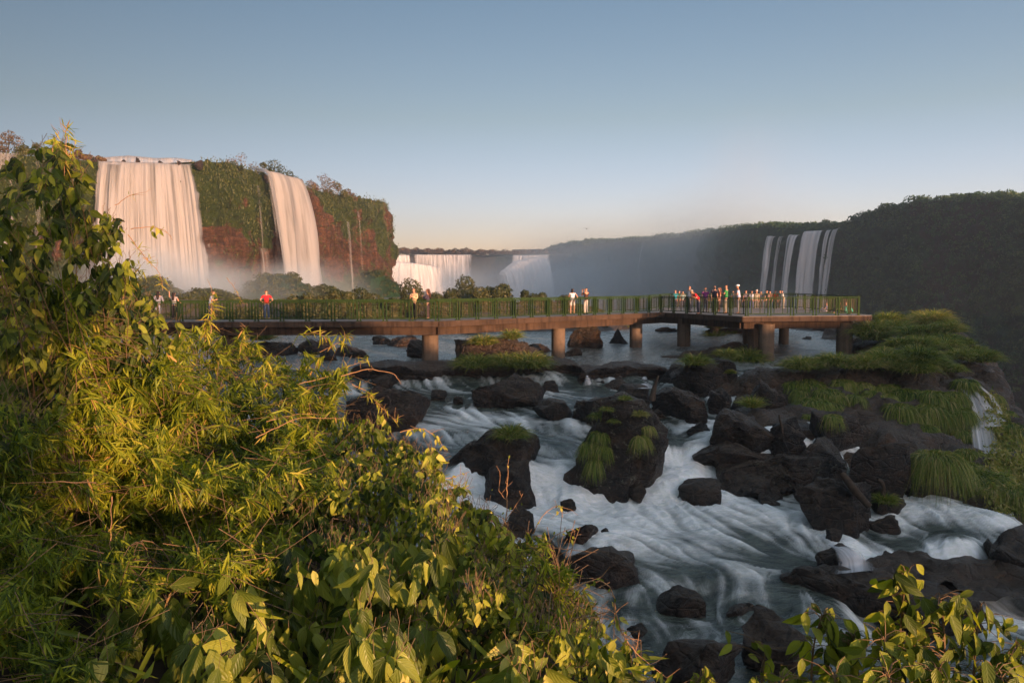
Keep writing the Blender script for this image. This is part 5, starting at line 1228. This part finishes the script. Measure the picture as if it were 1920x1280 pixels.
# bird
def bird():
    c = PY(1100, 429, 260.); root_v = []; 
    mb = MB(); p, f = ICO2; mb.V.append(p * [.18, .5, .16] + c); mb.F.append(f); mb.n = len(p)
    for s in (-1, 1):
        w = np.array([[0, .2, .05], [0, -.15, .05], [s * .7, .15, .45], [s * .7, -.2, .42], [s * 1.3, -.15, .25], [s * 1.25, -.3, .23]])
        w = np.concatenate([w, w - [0, 0, .03]]) + c; mb.add(w, [[0, 1, 3, 2], [2, 3, 5, 4], [6, 8, 9, 7], [8, 10, 11, 9], [0, 2, 8, 6], [2, 4, 10, 8], [1, 7, 9, 3], [3, 9, 11, 5], [4, 5, 11, 10]])
    mb.V = [v - c for v in mb.V]; o = mb.build('bird', M['bark'], None, True, loc=c); tag(o, 'dark bird gliding in the sky above the far rim', 'bird')
bird()
MIST = [ # px, py, Y, width px, height px, depth radius m, density, label
 (300,540,104,400,210,11,.26,'spray rising at the foot of the widest fall',.1),
 (430,560,100,400,170,10,.18,'spray drifting between the two big falls',.1),
 (580,555,118,320,180,12,.18,'spray at the foot of the curving fall',.1),
 (765,548,285,250,160,20,.075,'spray under the bright surging fall',.3),
 (900,578,400,660,220,40,.07,'wide cloud of spray at the foot of the distant falls',.25),
 (1130,560,390,640,350,55,.045,'blue spray hanging in the shaded gorge',.45),
 (1330,520,330,560,400,50,.032,'thin spray drifting before the gorge wall',.5),
 (1500,575,262,300,170,14,.03,'spray at the foot of the fall on the right gorge wall',.5),
 (1420,380,420,330,420,40,.010,'faint plume of spray rising against the sky above the gorge wall',.3),
]
# ---------------------------------------------------------------- foreground plants
def leaf_tpl(L=1., w=.3, seg=6, fold=.25, droop=.35, tip=1.6, cross=2):
    """leaf along +x, width along y, bending down in z; two cells each side of the midrib"""
    t = np.linspace(0, 1, seg + 1); hw = w / 2 * np.sin(PI * np.clip(t, 0, 1) ** .75) ** .85 * (1 - .25 * t); hw[0] = .012; hw[-1] = .002
    ys = np.array([-1, -.5, 0, .5, 1.]); V = []; U = []
    for i, a in enumerate(t):
        for y in ys:
            V.append((a - .12 * droop * a * a, y * hw[i], -droop * a * a * .8 + fold * abs(y) ** 1.3 * hw[i] * 1.2 + .012 * math.sin(a * 22) * abs(y))); U.append((a, .5 + y * .5))
    k = 5; Fa = [[i * k + j, (i + 1) * k + j, (i + 1) * k + j + 1, i * k + j + 1] for i in range(seg) for j in range(4)]
    return np.array(V) * [L, L, L], np.array(Fa), np.array(U)
TB = leaf_tpl(1, .42, 7, .35, .38); TV = leaf_tpl(1, .46, 5, .3, .25)
def narrow_tpl():
    t = np.array([0, .18, .55, 1.]); w = np.array([.012, .055, .05, .002]); V = []; 
    for i in range(4):
        for y in (-1, 0, 1): V.append((t[i], y * w[i], -.22 * t[i] ** 2 + .02 * abs(y)))
    Fa = [[i * 3 + j, (i + 1) * 3 + j, (i + 1) * 3 + j + 1, i * 3 + j + 1] for i in range(3) for j in range(2)]
    return np.array(V), np.array(Fa), np.zeros((12, 2))
TN = narrow_tpl()
# canopy depth by control points
DC = np.array([(0,260,4.6),(120,260,5.0),(0,450,4.4),(230,450,5.4),(270,540,6.5),(0,620,4.6),(200,620,5.8),(420,640,8.2),(560,650,8.6),(660,700,7.8),(640,760,7.2),(750,800,6.6),(850,860,6.0),(300,760,5.8),(500,800,6.0),(0,800,4.2),(0,1000,3.8),(200,950,4.6),(450,960,4.8),(650,930,4.6),
               (820,960,4.4),(900,980,4.6),(1000,1000,4.8),(1050,1060,4.4),(1120,1130,4.0),(1080,1200,3.4),(1200,1230,3.3),(250,1150,3.6),(0,1200,3.2),(420,1130,3.2),(600,1060,3.4),(760,1080,3.4),(900,1130,3.5),(700,1250,2.9),(450,1260,2.7),(1000,1260,3.1),(1230,1290,3.3),(150,1280,3.0)], float)
def depth(px, py):
    d2 = (px[:, None] - DC[None, :, 0]) ** 2 + (py[:, None] - DC[None, :, 1]) ** 2; w = 1 / (d2 + 900) ** 1.5; return (w @ DC[:, 2]) / w.sum(1)
POLY = np.array([(-60,290),(0,300),(60,285),(110,262),(150,290),(160,370),(215,400),(255,450),(265,520),(300,600),(390,622),(450,640),(520,655),(590,690),(625,690),(650,712),(630,760),(680,775),(740,800),(800,840),(835,880),(850,925),(900,965),(960,985),(1010,1000),(1040,1060),(1085,1095),(1110,1150),(1150,1200),(1220,1260),(1260,1330),(-60,1330)], float)
def inpoly(px, py):
    c = np.zeros(len(px), bool); n = len(POLY); j = n - 1
    for i in range(n):
        xi, yi = POLY[i]; xj, yj = POLY[j]
        m = ((yi > py) != (yj > py)) & (px < (xj - xi) * (py - yi) / (yj - yi + 1e-9) + xi); c ^= m; j = i
    return c
gp = np.random.default_rng(99)
def canopy(n, thick=.9):
    out = []
    while sum(len(o) for o in out) < n:
        px = gp.uniform(-60, 1260, n * 2); py = gp.uniform(255, 1330, n * 2); m = inpoly(px + fbm(px / 30, py / 30, o=2, s=45) * 38, py + fbm(px / 24, py / 24, o=2, s=46) * 30); px, py = px[m], py[m]
        # density per screen area falls with depth so leaves stay evenly dense
        out.append(np.stack([px, py], -1))
    Q = np.concatenate(out)[:n]; D = depth(Q[:, 0], Q[:, 1])
    # billowing surface: clumps stand forward, hollows behind
    b = fbm(Q[:, 0] / 75, Q[:, 1] / 75, o=3, s=66)
    D = D * (1 - b * .24) + gp.exponential(.34, n) * thick
    return Q, PY(Q[:, 0], Q[:, 1], D)
# kinds: 0 bamboo, 1 vine (upper left, mid right), 2 broad leaves (low centre)
PL = [ # px, py of plant centre, kind, label
 (60,330,1,'leafy vine climbing highest at the upper left corner'),(190,470,1,'broad-leaved vine bush in front of the widest fall'),(40,520,1,'dense vine thicket at the left edge below the highest one'),
 (230,590,1,'drooping vine with long hanging leaves beside the left end of the railing'),(60,690,1,'large-leaved vine at the left edge, half way down'),
 (150,640,0,'bamboo thicket behind the vines on the left'),(380,700,0,'bamboo thicket under the left end of the walkway'),(560,700,0,'feathery bamboo nearest the small fall at the left of the rapids'),(300,840,0,'bamboo thicket in the middle of the left bank'),(540,830,0,'bamboo thicket with dry orange sheaths'),
 (120,860,0,'bamboo with hanging fans at the left, below the large-leaved vine'),(420,960,0,'yellow-green bamboo just above the big leaves'),(150,1040,0,'shaded bamboo in the lower left corner'),(330,1060,0,'dark bamboo left of the big leaves'),(60,1230,0,'dimmest bamboo at the very bottom left'),
 (720,850,1,'sunlit mixed vine beside the large sloping boulder'),(790,930,1,'vine with two round pale leaves near the pouring boulder'),(660,960,1,'sunlit hanging vine above the drooping big leaves'),(930,1010,1,'small-leaved vine below the leafless twigs'),
 (1040,1100,0,'bright yellow-green bamboo spray by the furrowed boulder'),(960,1130,1,'straw-coloured vine tangle at lower centre'),(1120,1200,1,'loose vine tangle reaching over the lower rapids'),
 (640,1080,2,'big drooping leaves catching the sun in the lower middle'),(800,1080,2,'row of hanging dark leaves right of the sunlit ones'),(360,1180,2,'big-leaved plant with arching leaves in the lower left'),(520,1230,2,'big-leaved plant at the bottom, nearest the viewer'),(730,1220,2,'shaded big-leaved plant at the bottom middle'),(930,1230,2,'dark green big leaves at the bottom right of the bush'),(1120,1290,2,'dark leaves at the bottom under the vine tangle')]
PC = np.array([(a, b) for a, b, c, d in PL], float); KIND = np.array([c for a, b, c, d in PL])
def clusters(n, kinds):
    Q, P = canopy(n); wob = np.stack([fbm(Q[:, 0] / 60, Q[:, 1] / 60, o=2, s=1), fbm(Q[:, 0] / 60, Q[:, 1] / 60, o=2, s=2)], -1) * 60
    k = np.argmin(np.linalg.norm(Q[:, None] + wob[:, None] - PC[None], axis=2), 1)
    # each place on the slope holds one plant; draw only those of the wanted kinds
    m = np.isin(KIND[k], kinds); return Q[m], P[m], k[m]
roots = {}
for i, (a, b, c, d) in enumerate(PL):
    D = depth(np.array([a * 1.]), np.array([b * 1.]))[0] + .5; p = PY(a, b, D); z = min(float(zground(np.array([p[0]]), np.array([p[1]]))[0]), p[2] - .4)
    roots[i] = (empty(['bamboo', 'climbing_vine', 'leafy_shrub'][c], (p[0], p[1], z), 0, d, ['bamboo', 'vine', 'shrub'][c], 'plants of the near bank'), np.array([p[0], p[1], z]))
def toward_view(P): return nrm(-P + 0)
def build_leaves(i, V, Fa, uv, rn, mat, nm='leaves'):
    root, o = roots[i]; return mesh(nm, V - o, Fa, M[mat], root, True, {'rnd': rn}, uv)
# bamboo: fans of narrow leaves at twig ends
Q, P, kk = clusters(15500, [0])
for i in np.unique(kk):
    m = kk == i; p = P[m]; n = len(p); nl = 7
    dep = p[:, 1]; base = nrm(np.stack([gp.normal(0, .6, n) + .25, gp.normal(-.25, .45, n), gp.normal(-.25, .35, n)], -1))
    d = nrm(base[:, None] + gp.normal(0, .42, (n, nl, 3)) + [0, 0, -.22]); pp = p[:, None] - base[:, None] * gp.uniform(0, .07, (n, nl, 1)); L = gp.uniform(.055, .125, (n, nl)) * np.clip(dep / 5, .75, 1.25)[:, None]
    up = nrm(gp.normal(0, .35, (n * nl, 3)) + [0.1, -.35, .9]); MM = frames(d.reshape(-1, 3), up)
    V, Fa = inst(TN[0], TN[1], pp.reshape(-1, 3), MM, L.reshape(-1))
    rn = np.clip(.34 + .38 * fbm(p[:, 0] * 2, p[:, 2] * 2, p[:, 1] * 2, 3, 8)[:, None] + gp.normal(0, .14, (n, nl)) + (gp.uniform(0, 1, (n, nl)) > .975) * .6, 0, 1).reshape(-1)
    build_leaves(i, V, Fa, np.tile(TN[2], (n * nl, 1)), np.repeat(rn, 12), 'bamboo_leaf')
    mb = MB(); o = roots[i][1]
    for q in gp.choice(n, min(n, 26), replace=False):     # culms arching up from the root to the leaf clusters
        t = p[q]; a = o + gp.normal(0, .12, 3) * [1, 1, .2]; c1 = a * .45 + t * .55 + [0, .05, .32 + gp.uniform(0, .25)]
        u = np.linspace(0, 1, 9)[:, None]; C_ = (1 - u) ** 2 * a + 2 * u * (1 - u) * c1 + u ** 2 * t
        mb.tube(C_, np.linspace(.006, .0016, 9), 4)
    for q in gp.choice(n, min(n, 120), replace=False):    # twigs
        t = p[q]; d_ = nrm(np.array([gp.normal(0, 1), gp.normal(.2, .6), gp.normal(-.2, .6)])); mb.tube([t, t + d_ * .1 + [0, 0, .01], t + d_ * gp.uniform(.18, .4)], [.0014, .0018, .0022], 3)
    mb.V = [v - o for v in mb.V]; mb.build('stems', M['stem'], roots[i][0], True)
def hang_frames(n, p, tilt=.55):
    d = nrm(np.stack([gp.normal(0, tilt, n), gp.normal(-.25, tilt * .8, n), -np.abs(gp.normal(.75, .35, n))], -1))
    fz = nrm(np.stack([gp.normal(.25, .6, n), gp.normal(-.9, .4, n), gp.normal(.35, .4, n)], -1)); return frames(d, fz)
def vine(Q, P, kk, tpl, mat, smin, smax, tone=0., stem='stem', tilt=.55, loops=9, nm='leaves'):
    for i in np.unique(kk):
        m = kk == i; p = P[m]; n = len(p); L = gp.uniform(smin, smax, n) * gp.choice([.7, 1, 1.15], n) * np.clip(p[:, 1] / 4.5, .8, 1.2)
        MM = hang_frames(n, p, tilt); sc = np.stack([L, L * gp.uniform(.75, 1.15, n), L * gp.uniform(.5, 1.4, n)], -1)
        V, Fa = inst(tpl[0], tpl[1], p, MM, sc)
        rn = np.clip(.42 + tone + .35 * fbm(p[:, 0] * 2.5, p[:, 2] * 2.5, p[:, 1] * 2.5, 3, 18) + gp.normal(0, .22, n), 0, 1)
        build_leaves(i, V, Fa, np.tile(tpl[2], (n, 1)), np.repeat(rn, len(tpl[0])), mat)
        mb = MB(); o = roots[i][1]
        for q in gp.choice(n, min(n, loops), replace=False):
            t = p[q]; a = o + gp.normal(0, .2, 3) * [1, 1, .2]; c1 = a * .35 + t * .65 + [gp.normal(0, .1), .35, gp.uniform(.05, .3)]
            a = a + [0, .35, 0]; u = np.linspace(0, 1, 11)[:, None]; C_ = (1 - u) ** 2 * a + 2 * u * (1 - u) * c1 + u ** 2 * t; C_[1:-1] += gp.normal(0, .012, (9, 3)); mb.tube(C_, np.linspace(.005, .0015, 11), 4)
        for q in range(n):
            if gp.uniform() < .5:
                t = p[q]; a = t + [gp.normal(0, .03), gp.uniform(0, .06), gp.uniform(.03, .09)]; mb.tube([t, (t + a) / 2 + gp.normal(0, .006, 3), a], [.0011, .0013, .0016], 3)
        mb.V = [v - o for v in mb.V]; mb.build('stems', M[stem], roots[i][0], True)
Q, P, kk = clusters(30000, [1]); 
sel = Q[:, 0] > 620; vine(Q[sel], P[sel], kk[sel], TV, 'vine_leaf', .04, .09)
gap = fbm(Q[:, 0] / 26, Q[:, 1] / 34, o=2, s=88); sel = (Q[:, 0] <= 620) & (gp.uniform(0, 1, len(P)) < .85) & ((gap > -.2) | (Q[:, 1] > 560)); vine(Q[sel], P[sel], kk[sel], TV, 'vine_leaf', .05, .10, tone=-.16)  # left vines get a darker leaf tone, standing in for shade
Q, P, kk = clusters(5800, [2]); vine(Q, P, kk, TB, 'broad_leaf', .13, .235, tilt=.42, loops=16)
# sprays that break the outline and bare twigs
def spray(pts, r, label, nl, kind='vine', lsz=.05, name='twig', stemmat='drystem', cat='twig', leafn=0, mat=None):
    Pp = np.array([PY(*q) for q in pts]); t = np.linspace(0, 1, len(Pp)); tt = np.linspace(0, 1, len(Pp) * 4); C_ = np.stack([np.interp(tt, t, Pp[:, k]) for k in range(3)], -1); C_ = smooth(C_, 2); C_[1:-1] += gp.normal(0, .0025, (len(C_) - 2, 3))
    root = empty(name, C_[0], 0, label, cat, 'sprays and bare twigs of the near bank'); o = C_[0]
    mb = MB(); mb.tube(C_ - o, np.linspace(r, r * .35, len(C_)), 6)
    nodes = gp.integers(len(C_) // 5, len(C_), max(2, nl // 2))
    for q in nodes:
        a = C_[q]; e = a + nrm(gp.normal(0, 1, 3) + [.3, -.3, .3]) * gp.uniform(.04, .12); mb.tube([a - o, (a + e) / 2 - o + gp.normal(0, .005, 3), e - o], [r * .5, r * .4, r * .22], 4)
    mb.build('stem', M[stemmat], root, True)
    if nl:
        tp = TN if kind == 'bamboo' else TV; k = 5 if kind == 'bamboo' else 1
        q = gp.integers(len(C_) // 6, len(C_), nl * k) if kind != 'bamboo' else np.repeat(gp.integers(len(C_) // 6, len(C_), nl), k)
        p = C_[q] + gp.normal(0, .012, (len(q), 3)); n = len(q); L = gp.uniform(.7, 1.25, n) * lsz * (.62 if kind == 'bamboo' else .8)
        if kind == 'bamboo': d = nrm(gp.normal(0, .6, (n, 3)) + [.25, -.2, -.1]); MM = frames(d, nrm(gp.normal(0, .3, (n, 3)) + [.1, -.4, .9]))
        else: MM = hang_frames(n, p, .6)
        V, Fa = inst(tp[0], tp[1], p, MM, L); mesh('leaves', V - o, Fa, M[mat or ('bamboo_leaf' if kind == 'bamboo' else 'vine_leaf')], root, True, {'rnd': np.repeat(np.clip(gp.normal(.6, .2, n), 0, 1), len(tp[0]))}, np.tile(tp[2], (n, 1)))
SP = [
 ([(120,330,5),(124,290,5),(124,262,5),(125,243,5)],.0035,'thin bamboo tip rising above the upper left vine',5,'bamboo',.12),
 ([(100,330,5),(98,280,5),(104,258,5),(112,248,5)],.003,'second bamboo tip rising beside the first one',4,'bamboo',.1),
 ([(118,300,5),(140,278,5),(150,276,5)],.003,'short bamboo shoot pointing right at the top of the vine',4,'bamboo',.1),
 ([(215,385,5.2),(245,365,5.2),(275,360,5.2)],.0025,'hair-thin grass stem crossing the widest fall',1,'bamboo',.05),
 ([(245,430,5.3),(290,425,5.3),(310,432,5.3),(325,450,5.3)],.003,'nodding stem with hanging leaves before the widest fall',5,'vine',.09),
 ([(240,440,5.4),(270,480,5.4),(300,510,5.4),(305,545,5.4)],.003,'arching bamboo twig above the long-haired women',9,'bamboo',.09),
 ([(230,560,6),(250,520,6),(262,500,6)],.003,'bamboo shoot at the left end of the walkway railing',12,'bamboo',.12),
 ([(395,625,7.5),(396,590,7.5),(397,560,7.5),(396,540,7.5)],.004,'bamboo shoot standing up in front of the bending person',8,'bamboo',.15),
 ([(425,520,7.4),(440,540,7.4),(450,560,7.4),(455,568,7.4)],.0025,'thin curved twig hanging over the rail',2,'bamboo',.08),
 ([(385,640,7.6),(384,615,7.6),(388,600,7.6)],.004,'leafy shoot just below the bending person',10,'bamboo',.17),
 ([(450,660,8),(455,630,8),(460,612,8)],.003,'bamboo shoot poking up before the deck beam',8,'bamboo',.16),
 ([(620,640,8),(600,625,8),(565,625,8)],.003,'shoot with long blades under the deck',7,'bamboo',.2),
 ([(600,660,8),(640,640,8),(652,628,8)],.003,'shoot with yellow blades beside the low rocks',7,'bamboo',.2),
 ([(560,720,7.6),(620,705,7.6),(650,690,7.6),(690,672,7.6)],.0045,'thin reddish branch reaching over the rapids at left',16,'bamboo',.12),
 ([(640,705,7.2),(690,690,7.2),(740,700,7.2),(752,720,7.2)],.005,'bare hooked branch in front of the rock ledge',0,'vine',.05),
 ([(660,720,7),(690,735,7),(720,770,7),(745,790,7)],.004,'reddish twig with leaf fans before the large sloping boulder',14,'bamboo',.12),
 ([(750,810,6.4),(790,800,6.4),(820,820,6.4),(835,845,6.4)],.004,'spray of leaves pointing at the long black boulder',14,'vine',.07),
 ([(800,900,6),(850,895,6),(880,884,6)],.0035,'thin twig with dry leaves beside the pouring boulder',6,'vine',.04),
 ([(815,880,6),(845,910,6),(868,915,6)],.0035,'bamboo fan beside the pouring boulder',14,'bamboo',.11),
 ([(948,985,4.6),(950,940,4.6),(952,900,4.6),(954,858,4.6)],.004,'tallest leafless twig in front of the round wet boulder',3,'vine',.04),
 ([(952,940,4.6),(935,920,4.6),(938,890,4.6)],.003,'left fork of leafless twigs before the wet boulder',1,'vine',.03),
 ([(940,990,4.6),(965,950,4.6),(980,925,4.6)],.003,'right fork of leafless twigs before the wet boulder',2,'vine',.03),
 ([(1000,1000,4.6),(1020,960,4.6),(1050,945,4.6),(1055,970,4.6)],.0025,'fine twig with tiny yellow leaves over the foam',10,'vine',.035),
 ([(1010,1050,4.4),(1040,1000,4.4),(1075,990,4.4),(1078,1010,4.4)],.0025,'twig with hanging dry leaves over the small brown boulder',9,'vine',.04),
 ([(1060,1110,4),(1100,1090,4),(1135,1088,4),(1155,1120,4),(1150,1160,4),(1180,1210,4)],.004,'arching reddish stem over the furrowed boulder',12,'vine',.045),
 ([(1050,1190,3.8),(1090,1160,3.8),(1122,1140,3.8)],.003,'bare forked twig beside the arching stem',0,'vine',.04),
 ([(1150,1130,3.6),(1165,1190,3.6),(1200,1230,3.6),(1250,1270,3.6)],.004,'trailing stem with leaves above the brown mossy boulder',16,'vine',.055),
 ([(180,905,4),(100,903,4),(20,905,4)],.004,'bare straw-coloured cane lying across the dark gap at left',0,'vine',.05),
 ([(210,930,4),(208,990,4),(206,1060,4),(205,1110,4)],.003,'upright reddish cane in the dark bamboo',2,'bamboo',.1),
 ([(480,820,5.2),(520,800,5.2),(560,782,5.2),(640,785,5.2)],.004,'pale cane arching across the middle bamboo',3,'bamboo',.1),
 ([(500,790,5.4),(560,775,5.4),(610,778,5.4)],.003,'short pale cane above the middle bamboo',2,'bamboo',.08)]
for a in SP: spray(*a)
# right-hand plants at the bottom corner
RV = [(1435,1210,2.9,1385,1290,'leafy shoot with oval leaves at the left of the corner vines',8),(1545,1150,2.7,1560,1290,'tall shoot of oval leaves beside the brown boulder',16),(1600,1190,2.7,1600,1300,'oval-leaved vine between the tall shoots',16),(1660,1190,2.5,1650,1300,'dense oval-leaved vine in front of the wide slab',18),
 (1700,1075,2.6,1705,1290,'highest shoot with hanging oval leaves in the bottom right corner',24),(1760,1110,2.6,1760,1290,'shoot with folded leaves right of the highest one',20),(1840,1130,2.6,1830,1290,'shoot with long leaves near the white chute',20),(1905,1200,2.5,1900,1300,'leafy stem at the extreme bottom right',18),(1560,1260,2.3,1560,1320,'shaded leaves under the corner vines',14),(1760,1250,2.3,1740,1320,'dark leaves low in the bottom right corner',22),(1320,1270,2.9,1290,1330,'low dark leaves left of the corner vines',10),(1860,1260,2.3,1850,1330,'dark leaves beneath the shoot near the chute',20),(1460,1270,2.5,1450,1330,'shaded narrow leaves under the first corner shoot',12),(1660,1260,2.3,1660,1330,'shaded leaves beneath the dense corner vine',20)]
for (px, py, D, bx, by, lab, n) in RV:
    top = PY(px, py, D); bot = PY(bx, by, D); o = bot.copy(); o[2] = float(zground(np.array([o[0]]), np.array([o[1]]))[0])
    root = empty('climbing_vine', o, 0, lab, 'vine', 'vines in the bottom right corner')
    u = np.linspace(0, 1, 12)[:, None]; C_ = (1 - u) ** 2 * o + 2 * u * (1 - u) * (bot * .6 + top * .4 + gp.normal(0, .05, 3)) + u ** 2 * top
    mb = MB(); mb.tube(C_ - o, np.linspace(.006, .002, 12), 6)
    q = gp.uniform(.45, 1, n * 3); idx = q * 11; i0 = np.clip(idx.astype(int), 0, 10); fr = (idx - i0)[:, None]; p0 = C_[i0] * (1 - fr) + C_[i0 + 1] * fr
    p = p0 + gp.normal(0, .035, (len(q), 3)) * [1.4, 1, .5] + [0, 0, .01]
    for a, b in zip(p0, p): mb.tube([a - o, (a + b) / 2 - o + [0, 0, .012], b - o], [.0018, .0016, .0013], 3)
    mb.build('stems', M['stem'], root, True)
    MM = hang_frames(len(p), p, .5); L = gp.uniform(.05, .105, len(p)); V, Fa = inst(TV[0], TV[1], p, MM, L)
    mesh('leaves', V - o, Fa, M['vine_leaf'], root, True, {'rnd': np.repeat(np.clip(gp.normal(.4, .16, len(p)), 0, 1), len(TV[0]))}, np.tile(TV[2], (len(p), 1)))
# undergrowth on the soil, mostly hidden
n = 5200; X = gp.uniform(-9, 1.8, n); Y = gp.uniform(1.8, 11, n); e = (X - .7) * .817 + (Y - 3.5) * .577; m = (e < .8) & (np.abs(X / Y) < .85); X, Y = X[m], Y[m]; n = len(X)
P = np.stack([X, Y, zground(X, Y) + gp.uniform(0, .35, n)], -1); V, Fa = inst(TN[0], TN[1], P, hang_frames(n, P, 1.2), gp.uniform(.1, .25, n))
o = mesh('undergrowth', V, Fa, M['bamboo_leaf'], None, True, {'rnd': np.repeat(gp.uniform(0, .5, n), 12)}); tag(o, 'dim leafy undergrowth on the soil beneath the near plants', 'vegetation', kind='stuff')

# ---------------------------------------------------------------- air
def vbox(name, lo, hi, mat, label):
    lo = np.array(lo); hi = np.array(hi); mb = MB(); mb.box((lo + hi) / 2, hi - lo); o = mb.build(name, mat); o.display_type = 'WIRE'; return tag(o, label, 'haze', kind='stuff')
HZ = .00048
vbox('haze', (-330, -160, -60.5), (420, 660, 45), m_vol('haze', HZ, (.78, .90, 1.0), .6), 'thin haze filling the air of the gorge')
def mist(px, py, Y, wx, hy, dz_, dens, label, gg=.15):
    c = PY(px, py, Y); p, f = ICO4; q = p * [wx / F * Y / 2, dz_, hy / F * Y / 2]; q = q * (1 + .13 * fbm(p[:, 0] * 1.6 + px, p[:, 1] * 1.6, p[:, 2] * 1.6, 3, 3)[:, None])
    o = mesh('mist', q, f, m_mist('mist', dens, gg), loc=c); tag(o, label, 'mist', kind='stuff')
for a in MIST: mist(*a)
# ---------------------------------------------------------------- light and sky
sun = bpy.data.lights.new('sun', 'SUN'); so = bpy.data.objects.new('sun', sun); COL.objects.link(so)
sun.energy = 5.0; sun.angle = R(.53); sun.color = (1.0, .57, .33)
d = Vector((SUNH[0] * math.cos(SEL), SUNH[1] * math.cos(SEL), math.sin(SEL)))
so.rotation_euler = d.to_track_quat('Z', 'Y').to_euler()
w = bpy.data.worlds.new('World'); C.world = w; w.use_nodes = True; nt = w.node_tree; nt.nodes.clear()
o = nt.nodes.new('ShaderNodeOutputWorld'); b = nt.nodes.new('ShaderNodeBackground'); s = nt.nodes.new('ShaderNodeTexSky')
s.sky_type = 'NISHITA'; s.sun_disc = False; s.sun_elevation = SEL; s.sun_rotation = math.atan2(d[0], d[1]); s.air_density = 1.0; s.dust_density = .6; s.ozone_density = 2.1; s.altitude = 200
b.inputs['Strength'].default_value = .135
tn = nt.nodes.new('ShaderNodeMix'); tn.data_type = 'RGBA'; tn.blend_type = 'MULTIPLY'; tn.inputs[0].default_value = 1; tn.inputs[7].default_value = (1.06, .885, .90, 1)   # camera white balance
# opposite the low sun the sky carries a pale pinkish belt at the horizon and deepens upwards in view, brighter to the right; unseen zenith and rear are boosted as added fill light
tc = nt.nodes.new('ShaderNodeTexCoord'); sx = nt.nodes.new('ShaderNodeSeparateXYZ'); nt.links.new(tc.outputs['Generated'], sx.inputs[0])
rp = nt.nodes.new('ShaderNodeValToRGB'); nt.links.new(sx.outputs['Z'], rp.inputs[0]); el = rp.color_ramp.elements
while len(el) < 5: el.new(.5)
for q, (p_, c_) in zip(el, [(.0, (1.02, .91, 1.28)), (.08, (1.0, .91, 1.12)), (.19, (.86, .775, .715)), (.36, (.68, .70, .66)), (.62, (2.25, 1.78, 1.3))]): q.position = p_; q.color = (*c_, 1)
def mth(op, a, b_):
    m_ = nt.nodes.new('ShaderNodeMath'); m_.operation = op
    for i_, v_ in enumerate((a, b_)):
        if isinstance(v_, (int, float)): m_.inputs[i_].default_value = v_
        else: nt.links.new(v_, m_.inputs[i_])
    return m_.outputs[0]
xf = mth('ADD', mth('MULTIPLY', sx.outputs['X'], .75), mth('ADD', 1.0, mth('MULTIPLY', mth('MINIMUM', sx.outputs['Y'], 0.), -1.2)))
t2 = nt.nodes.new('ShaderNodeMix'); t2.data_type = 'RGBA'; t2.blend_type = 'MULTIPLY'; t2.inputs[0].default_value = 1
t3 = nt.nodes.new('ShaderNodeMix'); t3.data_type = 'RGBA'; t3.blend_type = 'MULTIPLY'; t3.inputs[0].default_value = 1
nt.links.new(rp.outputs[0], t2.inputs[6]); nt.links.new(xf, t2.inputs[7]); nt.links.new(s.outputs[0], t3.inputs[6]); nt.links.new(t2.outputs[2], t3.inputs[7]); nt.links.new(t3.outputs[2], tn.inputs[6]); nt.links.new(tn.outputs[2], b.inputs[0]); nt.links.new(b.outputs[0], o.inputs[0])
C.view_settings.view_transform = 'Standard'; C.view_settings.look = 'None'; C.view_settings.gamma = 1; C.view_settings.use_curve_mapping = False
C.view_settings.exposure = 1.1
cy = C.cycles; cy.use_denoising = True; cy.max_bounces = 6; cy.diffuse_bounces = 2; cy.glossy_bounces = 2; cy.transmission_bounces = 2; cy.transparent_max_bounces = 12; cy.volume_bounces = 3
cy.use_adaptive_sampling = True; cy.adaptive_threshold = .02; cy.caustics_reflective = False; cy.caustics_refractive = False; cy.sample_clamp_indirect = 6
cy.volume_step_rate = 1.0; cy.volume_max_steps = 96
